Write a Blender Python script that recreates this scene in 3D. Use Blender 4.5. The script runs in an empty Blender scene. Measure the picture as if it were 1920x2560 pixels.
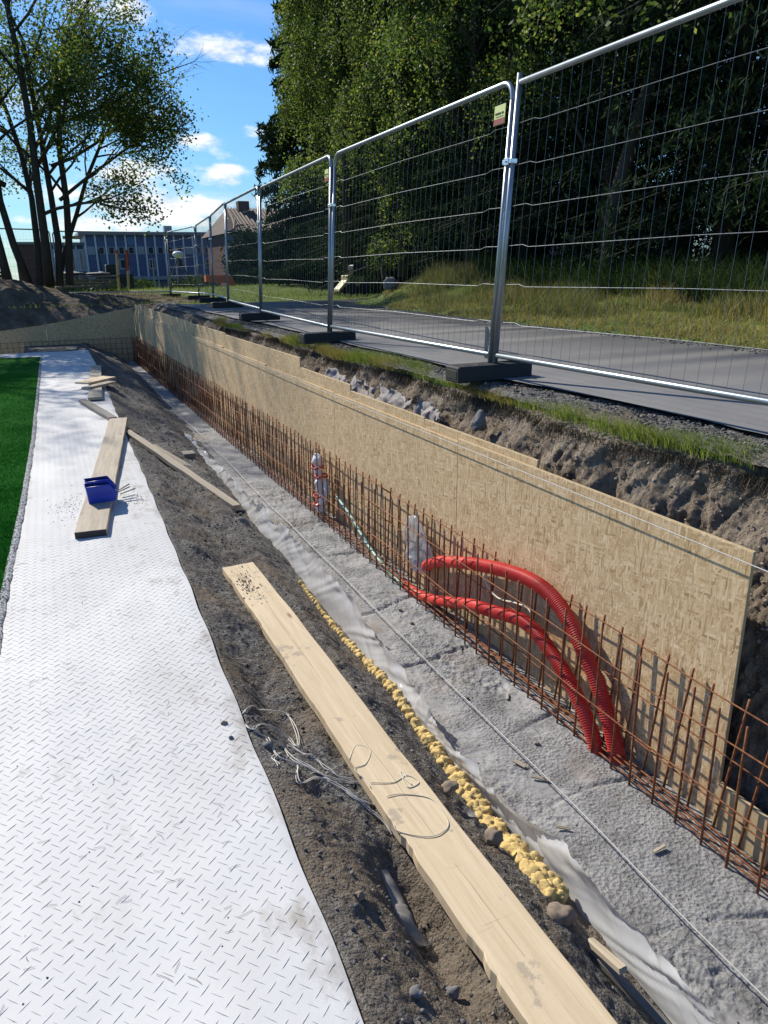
import bpy, math, random
import numpy as np
from mathutils import Vector, Matrix
random.seed(7); RS = np.random.RandomState(11)
PI = math.pi
scn = bpy.context.scene; COL = scn.collection

# ------------------------------------------------------------------ noise
def _h(ix, iy, iz, s):
    n = (ix.astype(np.int64)*374761393 + iy.astype(np.int64)*668265263 + iz.astype(np.int64)*2147483647 + s*974711) & 0xffffffff
    n = ((n ^ (n >> 13))*1274126177) & 0xffffffff
    n = (n ^ (n >> 16)) & 0xffffffff
    return n/4294967295.0
def vn(x, y, z=0, s=0):
    x, y, z = np.broadcast_arrays(np.asarray(x, float), np.asarray(y, float), np.asarray(z, float))
    ix, iy, iz = np.floor(x), np.floor(y), np.floor(z)
    fx, fy, fz = x-ix, y-iy, z-iz
    fx = fx*fx*(3-2*fx); fy = fy*fy*(3-2*fy); fz = fz*fz*(3-2*fz)
    ix = ix.astype(int); iy = iy.astype(int); iz = iz.astype(int)
    r = 0
    for a in (0, 1):
        for b in (0, 1):
            for c in (0, 1):
                w = (fx if a else 1-fx)*(fy if b else 1-fy)*(fz if c else 1-fz)
                r = r + w*_h(ix+a, iy+b, iz+c, s)
    return r*2-1
def fbm(x, y, z=0, s=0, o=4, g=.5):
    r = 0; a = 1.
    for i in range(o):
        r = r + a*vn(np.asarray(x)*2**i, np.asarray(y)*2**i, np.asarray(z)*2**i, s+i*17); a *= g
    return r

# ------------------------------------------------------------------ objects
def mesh(name, v, f, mat=None, parent=None, smooth=False):
    me = bpy.data.meshes.new(name)
    v = np.asarray(v, float).reshape(-1, 3)
    if isinstance(f, np.ndarray):
        n, k = f.shape
        me.vertices.add(len(v)); me.vertices.foreach_set('co', v.ravel())
        me.loops.add(n*k); me.loops.foreach_set('vertex_index', f.ravel().astype(np.int32))
        me.polygons.add(n); me.polygons.foreach_set('loop_start', (np.arange(n)*k).astype(np.int32))
        me.update(calc_edges=True); me.validate()
    else:
        me.from_pydata([tuple(p) for p in v], [], [tuple(q) for q in f]); me.update()
    if smooth:
        me.polygons.foreach_set('use_smooth', [True]*len(me.polygons))
    o = bpy.data.objects.new(name, me); COL.objects.link(o)
    if mat:
        for m in (mat if isinstance(mat, (list, tuple)) else [mat]): me.materials.append(m)
    if parent is not None: o.parent = parent
    return o
def tag(o, label=None, cat=None, group=None, kind=None):
    if label: o['label'] = label
    if cat: o['category'] = cat
    if group: o['group'] = group
    if kind: o['kind'] = kind
    return o
def empty(name, loc=(0, 0, 0), label=None, cat=None, group=None, rz=0):
    o = bpy.data.objects.new(name, None); COL.objects.link(o); o.location = loc
    o.rotation_euler = (0, 0, rz); o.empty_display_size = .1
    return tag(o, label, cat, group)
def copy_tree(o, parent=None):
    c = o.copy(); COL.objects.link(c); c.parent = parent
    for ch in list(o.children): copy_tree(ch, c)
    return c

class MB:
    def __init__(s): s.v = []; s.f = []
    def add(s, v, f):
        b = len(s.v); s.v += [tuple(p) for p in v]; s.f += [tuple(b+i for i in q) for q in f]; return s
    def box(s, x0, x1, y0, y1, z0, z1, M=None):
        v = [(x, y, z) for z in (z0, z1) for y in (y0, y1) for x in (x0, x1)]
        if M is not None: v = [tuple(M @ Vector(p)) for p in v]
        return s.add(v, [(0, 2, 3, 1), (4, 5, 7, 6), (0, 1, 5, 4), (2, 6, 7, 3), (0, 4, 6, 2), (1, 3, 7, 5)])
    def bbox(s, x0, x1, y0, y1, z0, z1, b=.003, M=None):      # chamfered box
        X = (x0, x1); Y = (y0, y1); Z = (z0, z1); v = []; idx = {}
        for i in (0, 1):
            for j in (0, 1):
                for k in (0, 1):
                    sx, sy, sz = 1-2*i, 1-2*j, 1-2*k
                    for a in range(3):
                        p = [X[i]+sx*b, Y[j]+sy*b, Z[k]+sz*b]
                        p[a] = (X[i], Y[j], Z[k])[a]
                        idx[(i, j, k, a)] = len(v); v.append(tuple(p))
        g = lambda i, j, k, a: idx[(i, j, k, a)]
        F = []
        for i in (0, 1):
            q = [g(i, 0, 0, 0), g(i, 1, 0, 0), g(i, 1, 1, 0), g(i, 0, 1, 0)]; F.append(q if i else q[::-1])
            q = [g(0, i, 0, 1), g(1, i, 0, 1), g(1, i, 1, 1), g(0, i, 1, 1)]; F.append(q[::-1] if i else q)
            q = [g(0, 0, i, 2), g(1, 0, i, 2), g(1, 1, i, 2), g(0, 1, i, 2)]; F.append(q if i else q[::-1])
        for i in (0, 1):
            for j in (0, 1):
                F.append([g(i, j, 0, 0), g(i, j, 1, 0), g(i, j, 1, 1), g(i, j, 0, 1)])
                F.append([g(i, 0, j, 0), g(i, 1, j, 0), g(i, 1, j, 2), g(i, 0, j, 2)])
                F.append([g(0, i, j, 1), g(1, i, j, 1), g(1, i, j, 2), g(0, i, j, 2)])
                for k in (0, 1): F.append([g(i, j, k, 0), g(i, j, k, 1), g(i, j, k, 2)])
        if M is not None: v = [tuple(M @ Vector(p)) for p in v]
        return s.add(v, F)
    def tube(s, pts, r, n=8, cap=True, up=None):
        P = [Vector(p) for p in pts]; m = len(P); rr = r if hasattr(r, '__len__') else [r]*m
        T = [(P[min(i+1, m-1)]-P[max(i-1, 0)]).normalized() for i in range(m)]
        a = Vector((0, 0, 1)) if abs(T[0].z) < .9 else Vector((1, 0, 0))
        u = (a-T[0]*a.dot(T[0])).normalized(); v = []
        for i in range(m):
            u = (u-T[i]*u.dot(T[i])).normalized(); w = T[i].cross(u)
            for k in range(n):
                t = 2*PI*k/n; v.append(tuple(P[i]+(u*math.cos(t)+w*math.sin(t))*rr[i]))
        f = [(i*n+k, i*n+(k+1) % n, (i+1)*n+(k+1) % n, (i+1)*n+k) for i in range(m-1) for k in range(n)]
        if cap: f += [tuple(range(n))[::-1], tuple((m-1)*n+k for k in range(n))]
        return s.add(v, f)
    def build(s, name, mat, parent=None, smooth=False): return mesh(name, s.v, s.f, mat, parent, smooth)

def grid(xs, ys, fz):                                       # height sheet
    X, Y = np.meshgrid(xs, ys); Z = fz(X, Y); v = np.stack([X, Y, Z], -1).reshape(-1, 3)
    return v, gfaces(len(ys), len(xs))
def gfaces(r, c):
    i = np.arange(r*c).reshape(r, c)
    return np.stack([i[:-1, :-1], i[:-1, 1:], i[1:, 1:], i[1:, :-1]], -1).reshape(-1, 4)
def spline(P, n):
    P = np.asarray(P, float); t = np.linspace(0, len(P)-1, n); out = []
    for q in t:
        i = min(int(q), len(P)-2); u = q-i
        p0, p1, p2, p3 = P[max(i-1, 0)], P[i], P[i+1], P[min(i+2, len(P)-1)]
        out.append(.5*((2*p1)+(-p0+p2)*u+(2*p0-5*p1+4*p2-p3)*u*u+(-p0+3*p1-3*p2+p3)*u**3))
    return np.array(out)

# ------------------------------------------------------------------ materials
class NT:
    def __init__(s, name):
        s.m = bpy.data.materials.new(name); s.m.use_nodes = True; s.t = s.m.node_tree; s.n = s.t.nodes; s.n.clear()
        s.out = s.n.new('ShaderNodeOutputMaterial'); s.co = s.n.new('ShaderNodeTexCoord').outputs['Object']
    def new(s, t, ins=None, **kw):
        n = s.n.new(t)
        for k, v in kw.items(): setattr(n, k, v)
        for k, v in (ins or {}).items():
            if isinstance(v, bpy.types.NodeSocket): s.t.links.new(v, n.inputs[k])
            else: n.inputs[k].default_value = v
        return n
    def map(s, sc=(1, 1, 1), rot=(0, 0, 0), loc=(0, 0, 0), v=None):
        return s.new('ShaderNodeMapping', {'Vector': v or s.co, 'Scale': sc, 'Rotation': rot, 'Location': loc}).outputs[0]
    def noise(s, sc, det=4, rough=.55, v=None, dist=0):
        return s.new('ShaderNodeTexNoise', {'Vector': v or s.co, 'Scale': sc, 'Detail': det, 'Roughness': rough, 'Distortion': dist}).outputs[0]
    def vor(s, sc, v=None, feat='F1', out=0, rnd=1.):
        return s.new('ShaderNodeTexVoronoi', {'Vector': v or s.co, 'Scale': sc, 'Randomness': rnd}, feature=feat).outputs[out]
    def ramp(s, f, st, interp='LINEAR'):
        r = s.new('ShaderNodeValToRGB', {'Fac': f}); e = r.color_ramp.elements; r.color_ramp.interpolation = interp
        while len(e) < len(st): e.new(.5)
        for q, (p, c) in zip(e, st):
            q.position = p; q.color = (c, c, c, 1) if not hasattr(c, '__len__') else (*c[:3], 1)
        return r.outputs[0]
    def mix(s, f, a, b, mode='MIX'):
        n = s.new('ShaderNodeMix', data_type='RGBA', blend_type=mode)
        for i, v in ((0, f), (6, a), (7, b)):
            if isinstance(v, bpy.types.NodeSocket): s.t.links.new(v, n.inputs[i])
            elif i == 0: n.inputs[0].default_value = v
            else: n.inputs[i].default_value = (*v[:3], 1)
        return n.outputs[2]
    def math(s, op, a, b=0., c=0.):
        n = s.new('ShaderNodeMath', operation=op)
        for i, v in enumerate((a, b, c)):
            if isinstance(v, bpy.types.NodeSocket): s.t.links.new(v, n.inputs[i])
            else: n.inputs[i].default_value = v
        return n.outputs[0]
    def bump(s, h, st=.5, d=.01, nrm=None):
        i = {'Height': h, 'Strength': st, 'Distance': d}
        if nrm: i['Normal'] = nrm
        return s.new('ShaderNodeBump', i).outputs[0]
    def bsdf(s, col, rough=.8, metal=0, nrm=None, spec=.3, **ex):
        i = {'Roughness': rough, 'Metallic': metal, 'Specular IOR Level': spec}
        i['Base Color'] = col if isinstance(col, bpy.types.NodeSocket) else (*col[:3], 1)
        if nrm: i['Normal'] = nrm
        i.update(ex)
        b = s.new('ShaderNodeBsdfPrincipled', i); s.t.links.new(b.outputs[0], s.out.inputs[0]); return b
    def fin(s, sh): s.t.links.new(sh, s.out.inputs[0]); return s.m
    def island(s): return s.new('ShaderNodeNewGeometry').outputs['Random Per Island']
    def objrand(s): return s.new('ShaderNodeObjectInfo').outputs['Random']

M = {}
def simple(name, col, rough=.7, metal=0, var=.12, sc=30, bump=.15, spec=.3):
    t = NT(name); n = t.noise(sc, 5)
    c = t.mix(t.ramp(n, [(.3, 0), (.7, 1)]), [x*(1-var) for x in col], [min(1, x*(1+var)) for x in col])
    t.bsdf(c, rough, metal, t.bump(n, bump, .003), spec); M[name] = t.m; return t.m

def mk_materials():
    # white cover sheet
    t = NT('cover_sheet'); n = t.noise(1.3, 5); d = t.noise(3.1, 6, .65, v=t.map((1.2, .5, 1), loc=(3, 8, 0)))
    c = t.mix(t.ramp(n, [(.35, 0), (.7, 1)]), (.60, .598, .59), (.66, .655, .645))
    c = t.mix(t.ramp(d, [(.58, 0), (.72, .35), (.85, .7)]), c, (.42, .40, .36))
    sx = t.new('ShaderNodeSeparateXYZ', {0: t.co}).outputs
    ed = t.new('ShaderNodeMapRange', {0: sx[0], 1: .22, 2: .54, 3: 0., 4: .42}).outputs[0]
    dn = t.math('ADD', t.noise(4.5, 6, .68, v=t.map((1.4, .8, 1), loc=(7, 1, 0))), t.math('MULTIPLY', ed, .30))
    c = t.mix(t.ramp(dn, [(.63, 0), (.80, .75)]), c, (.30, .26, .21))
    ft = t.noise(2.0, 6, .7, v=t.map((1, .5, 1), loc=(1, 9, 0)))
    c = t.mix(t.ramp(ft, [(.45, 0), (.75, .30)]), c, (.47, .45, .42))
    t.bsdf(c, .62, nrm=t.bump(t.noise(60, 3), .12, .003), spec=.25); M['sheet'] = t.m
    # gravelly soil
    t = NT('gravel_soil')
    sp = t.new('ShaderNodeSeparateXYZ', {0: t.co}).outputs
    a = t.noise(1.6, 5, .6, v=t.map(loc=(2.3, 1, 0)))
    nearb = t.math('SUBTRACT', 1., t.math('MULTIPLY', sp[1], .16))
    f = t.ramp(t.math('ADD', a, t.math('MULTIPLY', nearb, .10)), [(.50, 0), (.66, 1)])
    v1 = t.vor(70, out=1); g = t.new('ShaderNodeSeparateColor', {0: v1}).outputs[0]
    grey = t.mix(g, (.085, .080, .075), (.27, .26, .245))
    brown = t.mix(t.noise(25, 4), (.10, .078, .058), (.31, .245, .175))
    c = t.mix(t.math('MULTIPLY', f, .75), grey, brown)
    hh = t.math('ADD', t.math('MULTIPLY', t.vor(85), -.9), t.noise(190, 3))
    b = t.bump(hh, .9, .012); b = t.bump(t.noise(28, 5, .65), .6, .03, b)
    t.bsdf(c, .95, nrm=b, spec=.15); M['soil'] = t.m
    # clay bank
    t = NT('earth'); n = t.noise(3, 6, .62); st = t.noise(9, 5, .6, v=t.map((1, 2.2, .7), rot=(.5, 0, 0)))
    c = t.ramp(n, [(.25, (.24, .19, .14)), (.5, (.38, .305, .23)), (.75, (.50, .42, .33))])
    c = t.mix(t.ramp(st, [(.35, .6), (.55, 0)]), c, (.11, .085, .07))
    b = t.bump(st, 1., .05); b = t.bump(t.math('MULTIPLY', t.vor(38, v=t.map((1, 1, .55), rot=(.4, 0, 0))), -1.), .9, .03, b); b = t.bump(t.noise(80, 5, .75), 1., .02, b)
    t.bsdf(c, .95, nrm=b, spec=.1); M['earth'] = t.m
    t = NT('dark_earth'); n = t.noise(3, 6, .62)
    c = t.ramp(n, [(.25, (.07, .06, .05)), (.5, (.15, .125, .10)), (.8, (.25, .21, .17))])
    t.bsdf(c, .95, nrm=t.bump(t.noise(20, 6, .7), .9, .04), spec=.1); M['dark_earth'] = t.m
    # rough concrete
    t = NT('concrete'); n = t.noise(4.5, 7, .65); r = t.noise(38, 6, .72); v = t.vor(55)
    c = t.ramp(n, [(.28, (.17, .168, .165)), (.50, (.31, .308, .305)), (.8, (.42, .418, .412))])
    c = t.mix(t.ramp(t.noise(2.2, 3, v=t.map(loc=(5, 5, 5))), [(.58, 0), (.75, .55)]), c, (.26, .20, .15))
    c = t.mix(t.ramp(r, [(.32, .8), (.47, 0)]), c, (.09, .085, .085))
    msk = t.ramp(t.noise(2.6, 4, v=t.map(loc=(1, 2, 3))), [(.42, .06), (.56, 1)])
    h = t.math('MULTIPLY', t.math('ADD', r, t.math('MULTIPLY', v, .5)), msk)
    t.bsdf(c, .92, nrm=t.bump(h, 1., .018), spec=.2); M['concrete'] = t.m
    # OSB
    def osb(name, k):
        t = NT(name); cols = []; hs = []
        if k:
            q_ = t.new('ShaderNodeSeparateXYZ', {0: t.co}).outputs; t.co = t.new('ShaderNodeCombineXYZ', {0: q_[1], 1: q_[0], 2: q_[2]}).outputs[0]
        for i, (rx, s1, s2) in enumerate([(1.25, 12, 74), (1.8, 11, 64), (.65, 14, 70), (2.4, 12, 76), (1.0, 16, 95), (.1, 15, 88), (1.55, 20, 120)]):
            w = t.new('ShaderNodeMapping', {'Vector': t.co, 'Rotation': (rx, 0, 0), 'Location': (0, i*3.7+k, i*1.3)}).outputs[0]
            dn = t.new('ShaderNodeTexNoise', {'Vector': w, 'Scale': 6., 'Detail': 2.}).outputs[1]
            w = t.new('ShaderNodeVectorMath', {0: w, 1: t.new('ShaderNodeVectorMath', {0: dn, 1: (0, .05, .02)}, operation='MULTIPLY').outputs[0]}, operation='ADD').outputs[0]
            w = t.new('ShaderNodeVectorMath', {0: w, 1: (1, s1, s2)}, operation='MULTIPLY').outputs[0]
            vo = t.new('ShaderNodeTexVoronoi', {'Vector': w, 'Scale': 1., 'Randomness': 1.})
            sc = t.new('ShaderNodeSeparateColor', {0: vo.outputs[1]}).outputs
            fib = t.noise(1, 3, v=t.new('ShaderNodeVectorMath', {0: w, 1: (4, 1, 9)}, operation='MULTIPLY').outputs[0])
            c = t.ramp(sc[0], [(0, (.36, .225, .11)), (.08, (.51, .34, .175)), (.4, (.64, .46, .26)), (.75, (.73, .545, .325)), (1, (.84, .67, .44))])
            c = t.mix(t.ramp(fib, [(.3, .35), (.65, 0)]), c, (.28, .17, .08)); cols.append((c, sc[1], sc[2], vo.outputs[0]))
        c, h = cols[0][0], cols[0][1]
        for (c2, g2, b2, d) in cols[1:]:
            m = t.math('GREATER_THAN', g2, .58)
            c = t.mix(m, c, c2); h = t.new('ShaderNodeMix', {0: m, 2: h, 3: b2}).outputs[0]
        big = t.noise(1.1, 3, v=t.map(loc=(k, k, 0)))
        c = t.mix(t.ramp(big, [(.35, .2), (.65, 0)]), c, (.40, .29, .18))
        zz = t.new('ShaderNodeSeparateXYZ', {0: t.co}).outputs[2]
        sp_ = t.math('MULTIPLY', t.ramp(t.noise(11, 6, .75), [(.50, 0), (.68, 1)]), t.new('ShaderNodeMapRange', {0: zz, 1: .05, 2: .55, 3: .38, 4: .02}).outputs[0])
        c = t.mix(sp_, c, (.33, .31, .28))
        wd_ = t.noise(3.5, 5, .7, v=t.map((1, 1, .35))); c = t.mix(t.ramp(wd_, [(.56, 0), (.75, .25)]), c, (.42, .28, .15))
        t.bsdf(c, .68, nrm=t.bump(h, .6, .003), spec=.25); return t.m
    M['osb'] = osb('osb', 0); M['osb_cross'] = osb('osb_cross', 3)
    simple('osb_edge', (.50, .38, .22), .85, sc=90)
    # timber
    def wood(name, a, b, dirt=.3):
        t = NT(name); w = t.map((9, .55, 9)); n = t.noise(3, 5, .6, v=w, dist=.6)
        fine = t.noise(8, 4, .7, v=t.map((14, .5, 14)))
        c = t.mix(t.ramp(n, [(.3, 0), (.7, 1)]), a, b)
        c = t.mix(t.ramp(fine, [(.55, 0), (.8, .45)]), c, [x*.55 for x in a])
        kn = t.vor(1., v=t.map((6, 1.6, 3), loc=(.3, .2, 0)))
        c = t.mix(t.ramp(kn, [(.03, .8), (.09, 0)]), c, (.20, .11, .05))
        dn = t.noise(5, 6, .7, v=t.map((1, .8, 1), loc=(4, 1, 7)))
        c = t.mix(t.ramp(dn, [(.60, 0), (.635, dirt), (1, dirt)]), c, (.20, .19, .175))
        sx_ = t.new('ShaderNodeSeparateXYZ', {0: t.co}).outputs
        wob = t.math('MULTIPLY', t.math('SUBTRACT', t.noise(2.2, 2, v=t.map((0, 1, 0))), .5), .03)
        cr = t.math('ABSOLUTE', t.math('ADD', sx_[0], wob)); ck = t.math('MULTIPLY', t.math('LESS_THAN', cr, .0011), t.math('GREATER_THAN', t.noise(1.7, 1, v=t.map((0, 1, 0), loc=(0, 9, 0))), .47))
        c = t.mix(t.math('MULTIPLY', ck, .6), c, (.16, .10, .06))
        sw = t.noise(1., 3, .6, v=t.map((2.5, 26, 2), loc=(0, 3, 0)), dist=1.2)
        c = t.mix(t.ramp(sw, [(.66, 0), (.74, .30)]), c, [x*.5 for x in a])
        t.bsdf(c, .72, nrm=t.bump(fine, .25, .003), spec=.25); M[name] = t.m
    wood('pine_board', (.56, .44, .28), (.70, .57, .39), .45)
    wood('weathered_board', (.34, .29, .22), (.50, .43, .33), .35)
    wood('gray_board', (.14, .13, .12), (.25, .23, .20), .4)
    simple('board_dark_end', (.06, .05, .045), .8)  # near-black colour for the near end face of the bin plank
    # rust
    t = NT('rusty_steel'); n = t.noise(35, 5, .65)
    c = t.ramp(n, [(.3, (.095, .036, .017)), (.5, (.22, .082, .034)), (.75, (.38, .16, .07))])
    t.bsdf(c, .72, .15, t.bump(t.noise(220, 2), .4, .002), .3); M['rust'] = t.m
    # galvanised
    t = NT('galvanised'); n = t.noise(14, 4)
    c = t.mix(n, (.24, .27, .30), (.38, .41, .44)); t.bsdf(c, .36, .75, t.bump(n, .05, .001), .5); M['galv'] = t.m
    simple('galv_wire', (.22, .24, .26), .5, .5, .1)
    simple('clamp_steel', (.75, .76, .78), .25, .9, .05)
    simple('rubber', (.030, .032, .036), .75, sc=20)
    # plastics
    t = NT('red_conduit'); n = t.noise(7, 4)
    c = t.mix(t.ramp(n, [(.35, 0), (.7, 1)]), (.55, .022, .018), (.66, .05, .035)); c = t.mix(t.ramp(t.noise(16, 6, .7), [(.5, 0), (.75, .4)]), c, (.45, .22, .17)); t.bsdf(c, .42, spec=.4); M['red'] = t.m
    simple('blue_bin', (.012, .045, .42), .38, 0, .1, 8, .05, .5)
    simple('bin_shaded_inside', (.010, .02, .16), .5, 0, .1, 8, .05)  # darker copy of the bin blue, interior shade put into the colour
    simple('foam', (.62, .45, .18), .85, 0, .25, 55, 1.)
    simple('white_twine', (.62, .59, .54), .8)
    simple('gray_twine', (.50, .50, .48), .7)
    simple('white_wrap', (.70, .70, .71), .45, var=.08, bump=.4, sc=18)
    simple('red_tape', (.55, .03, .03), .4)
    simple('green_cable', (.22, .42, .36), .4)
    simple('cream_cable', (.62, .58, .46), .5)
    simple('pale_cup', (.66, .68, .58), .45)
    def film(name, tr, col, ro):
        t = NT(name); n = t.noise(9, 4, .6, v=t.map((1, .35, 2.)))
        pb = t.bsdf(col, ro, nrm=t.bump(n, .25, .006), spec=.6)
        tl = t.new('ShaderNodeBsdfTranslucent', {'Color': (*col, 1)}); tp = t.new('ShaderNodeBsdfTransparent')
        m1 = t.new('ShaderNodeMixShader', {0: .38, 1: pb.outputs[0], 2: tl.outputs[0]})
        f = t.ramp(t.noise(20, 3, v=t.map((1, .2, 1))), [(.3, tr*.8), (.7, min(1, tr*1.2))])
        m2 = t.new('ShaderNodeMixShader', {0: f, 1: m1.outputs[0], 2: tp.outputs[0]}); M[name] = t.fin(m2.outputs[0])
    film('film', .10, (.78, .79, .80), .22); film('clear_bag', .42, (.60, .60, .61), .2); film('thin_wrap', .3, (.55, .52, .48), .2)
    t = NT('fabric_scrap'); n = t.noise(9, 5)
    c = t.mix(n, (.22, .195, .18), (.42, .38, .355)); t.bsdf(c, .85, nrm=t.bump(t.noise(30, 4), .4, .01)); M['fabric'] = t.m
    # stones, asphalt
    t = NT('stones'); c = t.ramp(t.island(), [(0, (.035, .035, .04)), (.45, (.10, .10, .105)), (.8, (.20, .19, .18)), (1, (.32, .28, .23))])
    t.bsdf(c, .9, nrm=t.bump(t.noise(90, 4), .4, .004), spec=.2); M['stones'] = t.m
    simple('stone_gray', (.17, .165, .165), .9, var=.3, sc=25, bump=.5)
    simple('stone_brown', (.24, .19, .15), .9, var=.3, sc=25, bump=.5)
    t = NT('asphalt'); n = t.noise(.9, 5, .6); g = t.noise(140, 3)
    c = t.mix(t.ramp(n, [(.3, 0), (.7, 1)]), (.19, .185, .185), (.26, .255, .25))
    c = t.mix(t.ramp(g, [(.45, 0), (.7, .5)]), c, (.27, .265, .26)); c = t.mix(t.ramp(t.noise(5, 6, .7), [(.55, 0), (.75, .35)]), c, (.13, .125, .12)); t.bsdf(c, .85, nrm=t.bump(g, .35, .006), spec=.3); M['asphalt'] = t.m
    # ground / lawn
    t = NT('lawn'); n = t.noise(.35, 5); m = t.noise(6, 5, .7)
    c = t.ramp(n, [(.3, (.075, .115, .022)), (.55, (.13, .18, .035)), (.8, (.22, .21, .07))])
    c = t.mix(t.ramp(m, [(.35, .5), (.65, 0)]), c, (.04, .06, .015)); t.bsdf(c, .9, nrm=t.bump(m, .8, .05), spec=.1); M['lawn'] = t.m
    t = NT('turf'); n = t.noise(260, 2, v=t.map((1, .35, 1))); q = t.noise(2.5, 3)
    c = t.mix(t.noise(70, 3, .8), (.010, .075, .008), (.035, .19, .022)); c = t.mix(t.ramp(q, [(.3, .2), (.7, 0)]), c, (.01, .05, .006))
    t.bsdf(c, .9, nrm=t.bump(n, .8, .01), spec=.02); M['turf'] = t.m
    t = NT('turf_fringe'); n = t.noise(60, 3, .8); c = t.mix(t.ramp(n, [(.45, 0), (.55, 1)]), (.04, .05, .045), (.62, .64, .66)); t.bsdf(c, .8); M['fringe'] = t.m
    # vegetation
    def leaf(name, st, trans=.45, rough=.55, spec=.35):
        t = NT(name); g = t.island(); c = t.ramp(g, st)
        cl = t.noise(.9, 3); c = t.mix(t.ramp(cl, [(.35, .35), (.62, 0)]), c, [x*.5 for x in st[0][1]])
        pb = t.bsdf(c, rough, spec=spec)
        c2 = t.mix(1., c, (1.35, 1.5, .7), 'MULTIPLY')
        tl = t.new('ShaderNodeBsdfTranslucent', {'Color': c2})
        M[name] = t.fin(t.new('ShaderNodeMixShader', {0: trans, 1: pb.outputs[0], 2: tl.outputs[0]}).outputs[0])
    leaf('leaf_broad', [(0, (.05, .085, .03)), (.5, (.10, .15, .05)), (.85, (.17, .21, .07)), (1, (.28, .24, .06))], .55)
    leaf('leaf_birch', [(0, (.045, .075, .022)), (.5, (.095, .14, .04)), (.85, (.19, .23, .08)), (1, (.36, .35, .14))], .42, .6, .2)
    leaf('leaf_dark', [(0, (.022, .040, .018)), (.6, (.045, .078, .030)), (1, (.09, .13, .045))], .25, .8, .08)
    leaf('needle', [(0, (.016, .030, .018)), (.6, (.032, .056, .028)), (1, (.055, .08, .035))], .12, .9, .04)
    leaf('grass_green', [(0, (.07, .11, .02)), (.45, (.16, .22, .05)), (.75, (.27, .30, .10)), (1, (.42, .36, .18))], .35)
    leaf('grass_dry', [(0, (.14, .11, .045)), (.4, (.24, .20, .08)), (.75, (.38, .29, .15)), (1, (.48, .38, .22))], .35)
    leaf('grass_mixed', [(0, (.07, .09, .025)), (.4, (.14, .155, .045)), (.7, (.25, .22, .09)), (1, (.36, .29, .16))], .25)
    leaf('roots', [(0, (.04, .028, .02)), (.6, (.09, .065, .045)), (1, (.17, .125, .085))], .1)
    leaf('straw', [(0, (.12, .10, .07)), (1, (.30, .24, .15))], .1)
    t = NT('bark'); n = t.noise(12, 6, .7, v=t.map((1, 1, .25)))
    c = t.mix(n, (.028, .024, .020), (.10, .088, .072)); t.bsdf(c, .9, nrm=t.bump(n, .8, .03)); M['bark'] = t.m
    # buildings
    simple('blue_panel', (.085, .125, .22), .55, var=.12, sc=2, bump=0)
    simple('blue_panel_light', (.10, .18, .30), .5, var=.1, sc=2, bump=0)
    simple('white_trim', (.62, .63, .66), .6, var=.05)
    simple('gray_trim', (.30, .32, .35), .6, var=.05)
    simple('roof_gray', (.20, .21, .23), .8)
    t = NT('window_glass'); t.bsdf((.03, .04, .05), .08, spec=.8); M['glass'] = t.m
    t = NT('brick'); br = t.new('ShaderNodeTexBrick', {'Vector': t.map(rot=(PI/2, 0, 0)), 'Color1': (.13, .048, .036, 1), 'Color2': (.10, .038, .03, 1), 'Mortar': (.15, .11, .095, 1), 'Scale': 4.2, 'Mortar Size': .012})
    t.bsdf(br.outputs[0], .85); M['brick'] = t.m
    simple('dark_brick', (.11, .055, .045), .85)
    simple('roof_tile', (.11, .07, .05), .75, var=.25, sc=3, bump=.2)
    simple('white_wall', (.62, .62, .60), .7, var=.05)
    simple('orange_paint', (.75, .16, .05), .5); simple('stake_wood', (.55, .42, .24), .8); simple('stake_red', (.45, .08, .05), .7)
    simple('yellow_sign', (.62, .68, .28), .5); simple('maroon', (.30, .07, .06), .5); simple('ink', (.04, .04, .03), .6)
    simple('machine_yellow', (.36, .32, .15), .5); simple('dark_metal', (.03, .03, .035), .5); simple('white_paint', (.75, .75, .75), .4)
mk_materials()

# ------------------------------------------------------------------ camera, light, sky
F, CX, CY = 1600., 829.5, 1106.
PITCH, YAW, ROLL = math.atan(523/1600), math.radians(23.50846), math.radians(.8)
fw = Vector((math.sin(YAW)*math.cos(PITCH), math.cos(YAW)*math.cos(PITCH), -math.sin(PITCH)))
r0 = Vector((math.cos(YAW), -math.sin(YAW), 0)); u0 = r0.cross(fw)
rt = r0*math.cos(ROLL)-u0*math.sin(ROLL); up = r0*math.sin(ROLL)+u0*math.cos(ROLL)
cam = bpy.data.cameras.new('camera'); co = bpy.data.objects.new('camera', cam); COL.objects.link(co); scn.camera = co
R = Matrix((rt, up, -fw)).transposed(); co.matrix_world = R.to_4x4()
cam.sensor_fit = 'HORIZONTAL'; cam.sensor_width = 36; cam.lens = 36*F/1659; cam.clip_start = .05; cam.clip_end = 3000

AZ, EL = math.radians(-21), math.radians(37)
sd = Vector((math.sin(AZ)*math.cos(EL), math.cos(AZ)*math.cos(EL), math.sin(EL)))
sun = bpy.data.lights.new('sun', 'SUN'); sun.energy = 5.0; sun.angle = math.radians(.53); sun.color = (1, .93, .80)
so = bpy.data.objects.new('sun', sun); COL.objects.link(so); so.rotation_euler = sd.to_track_quat('Z', 'Y').to_euler()

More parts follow.
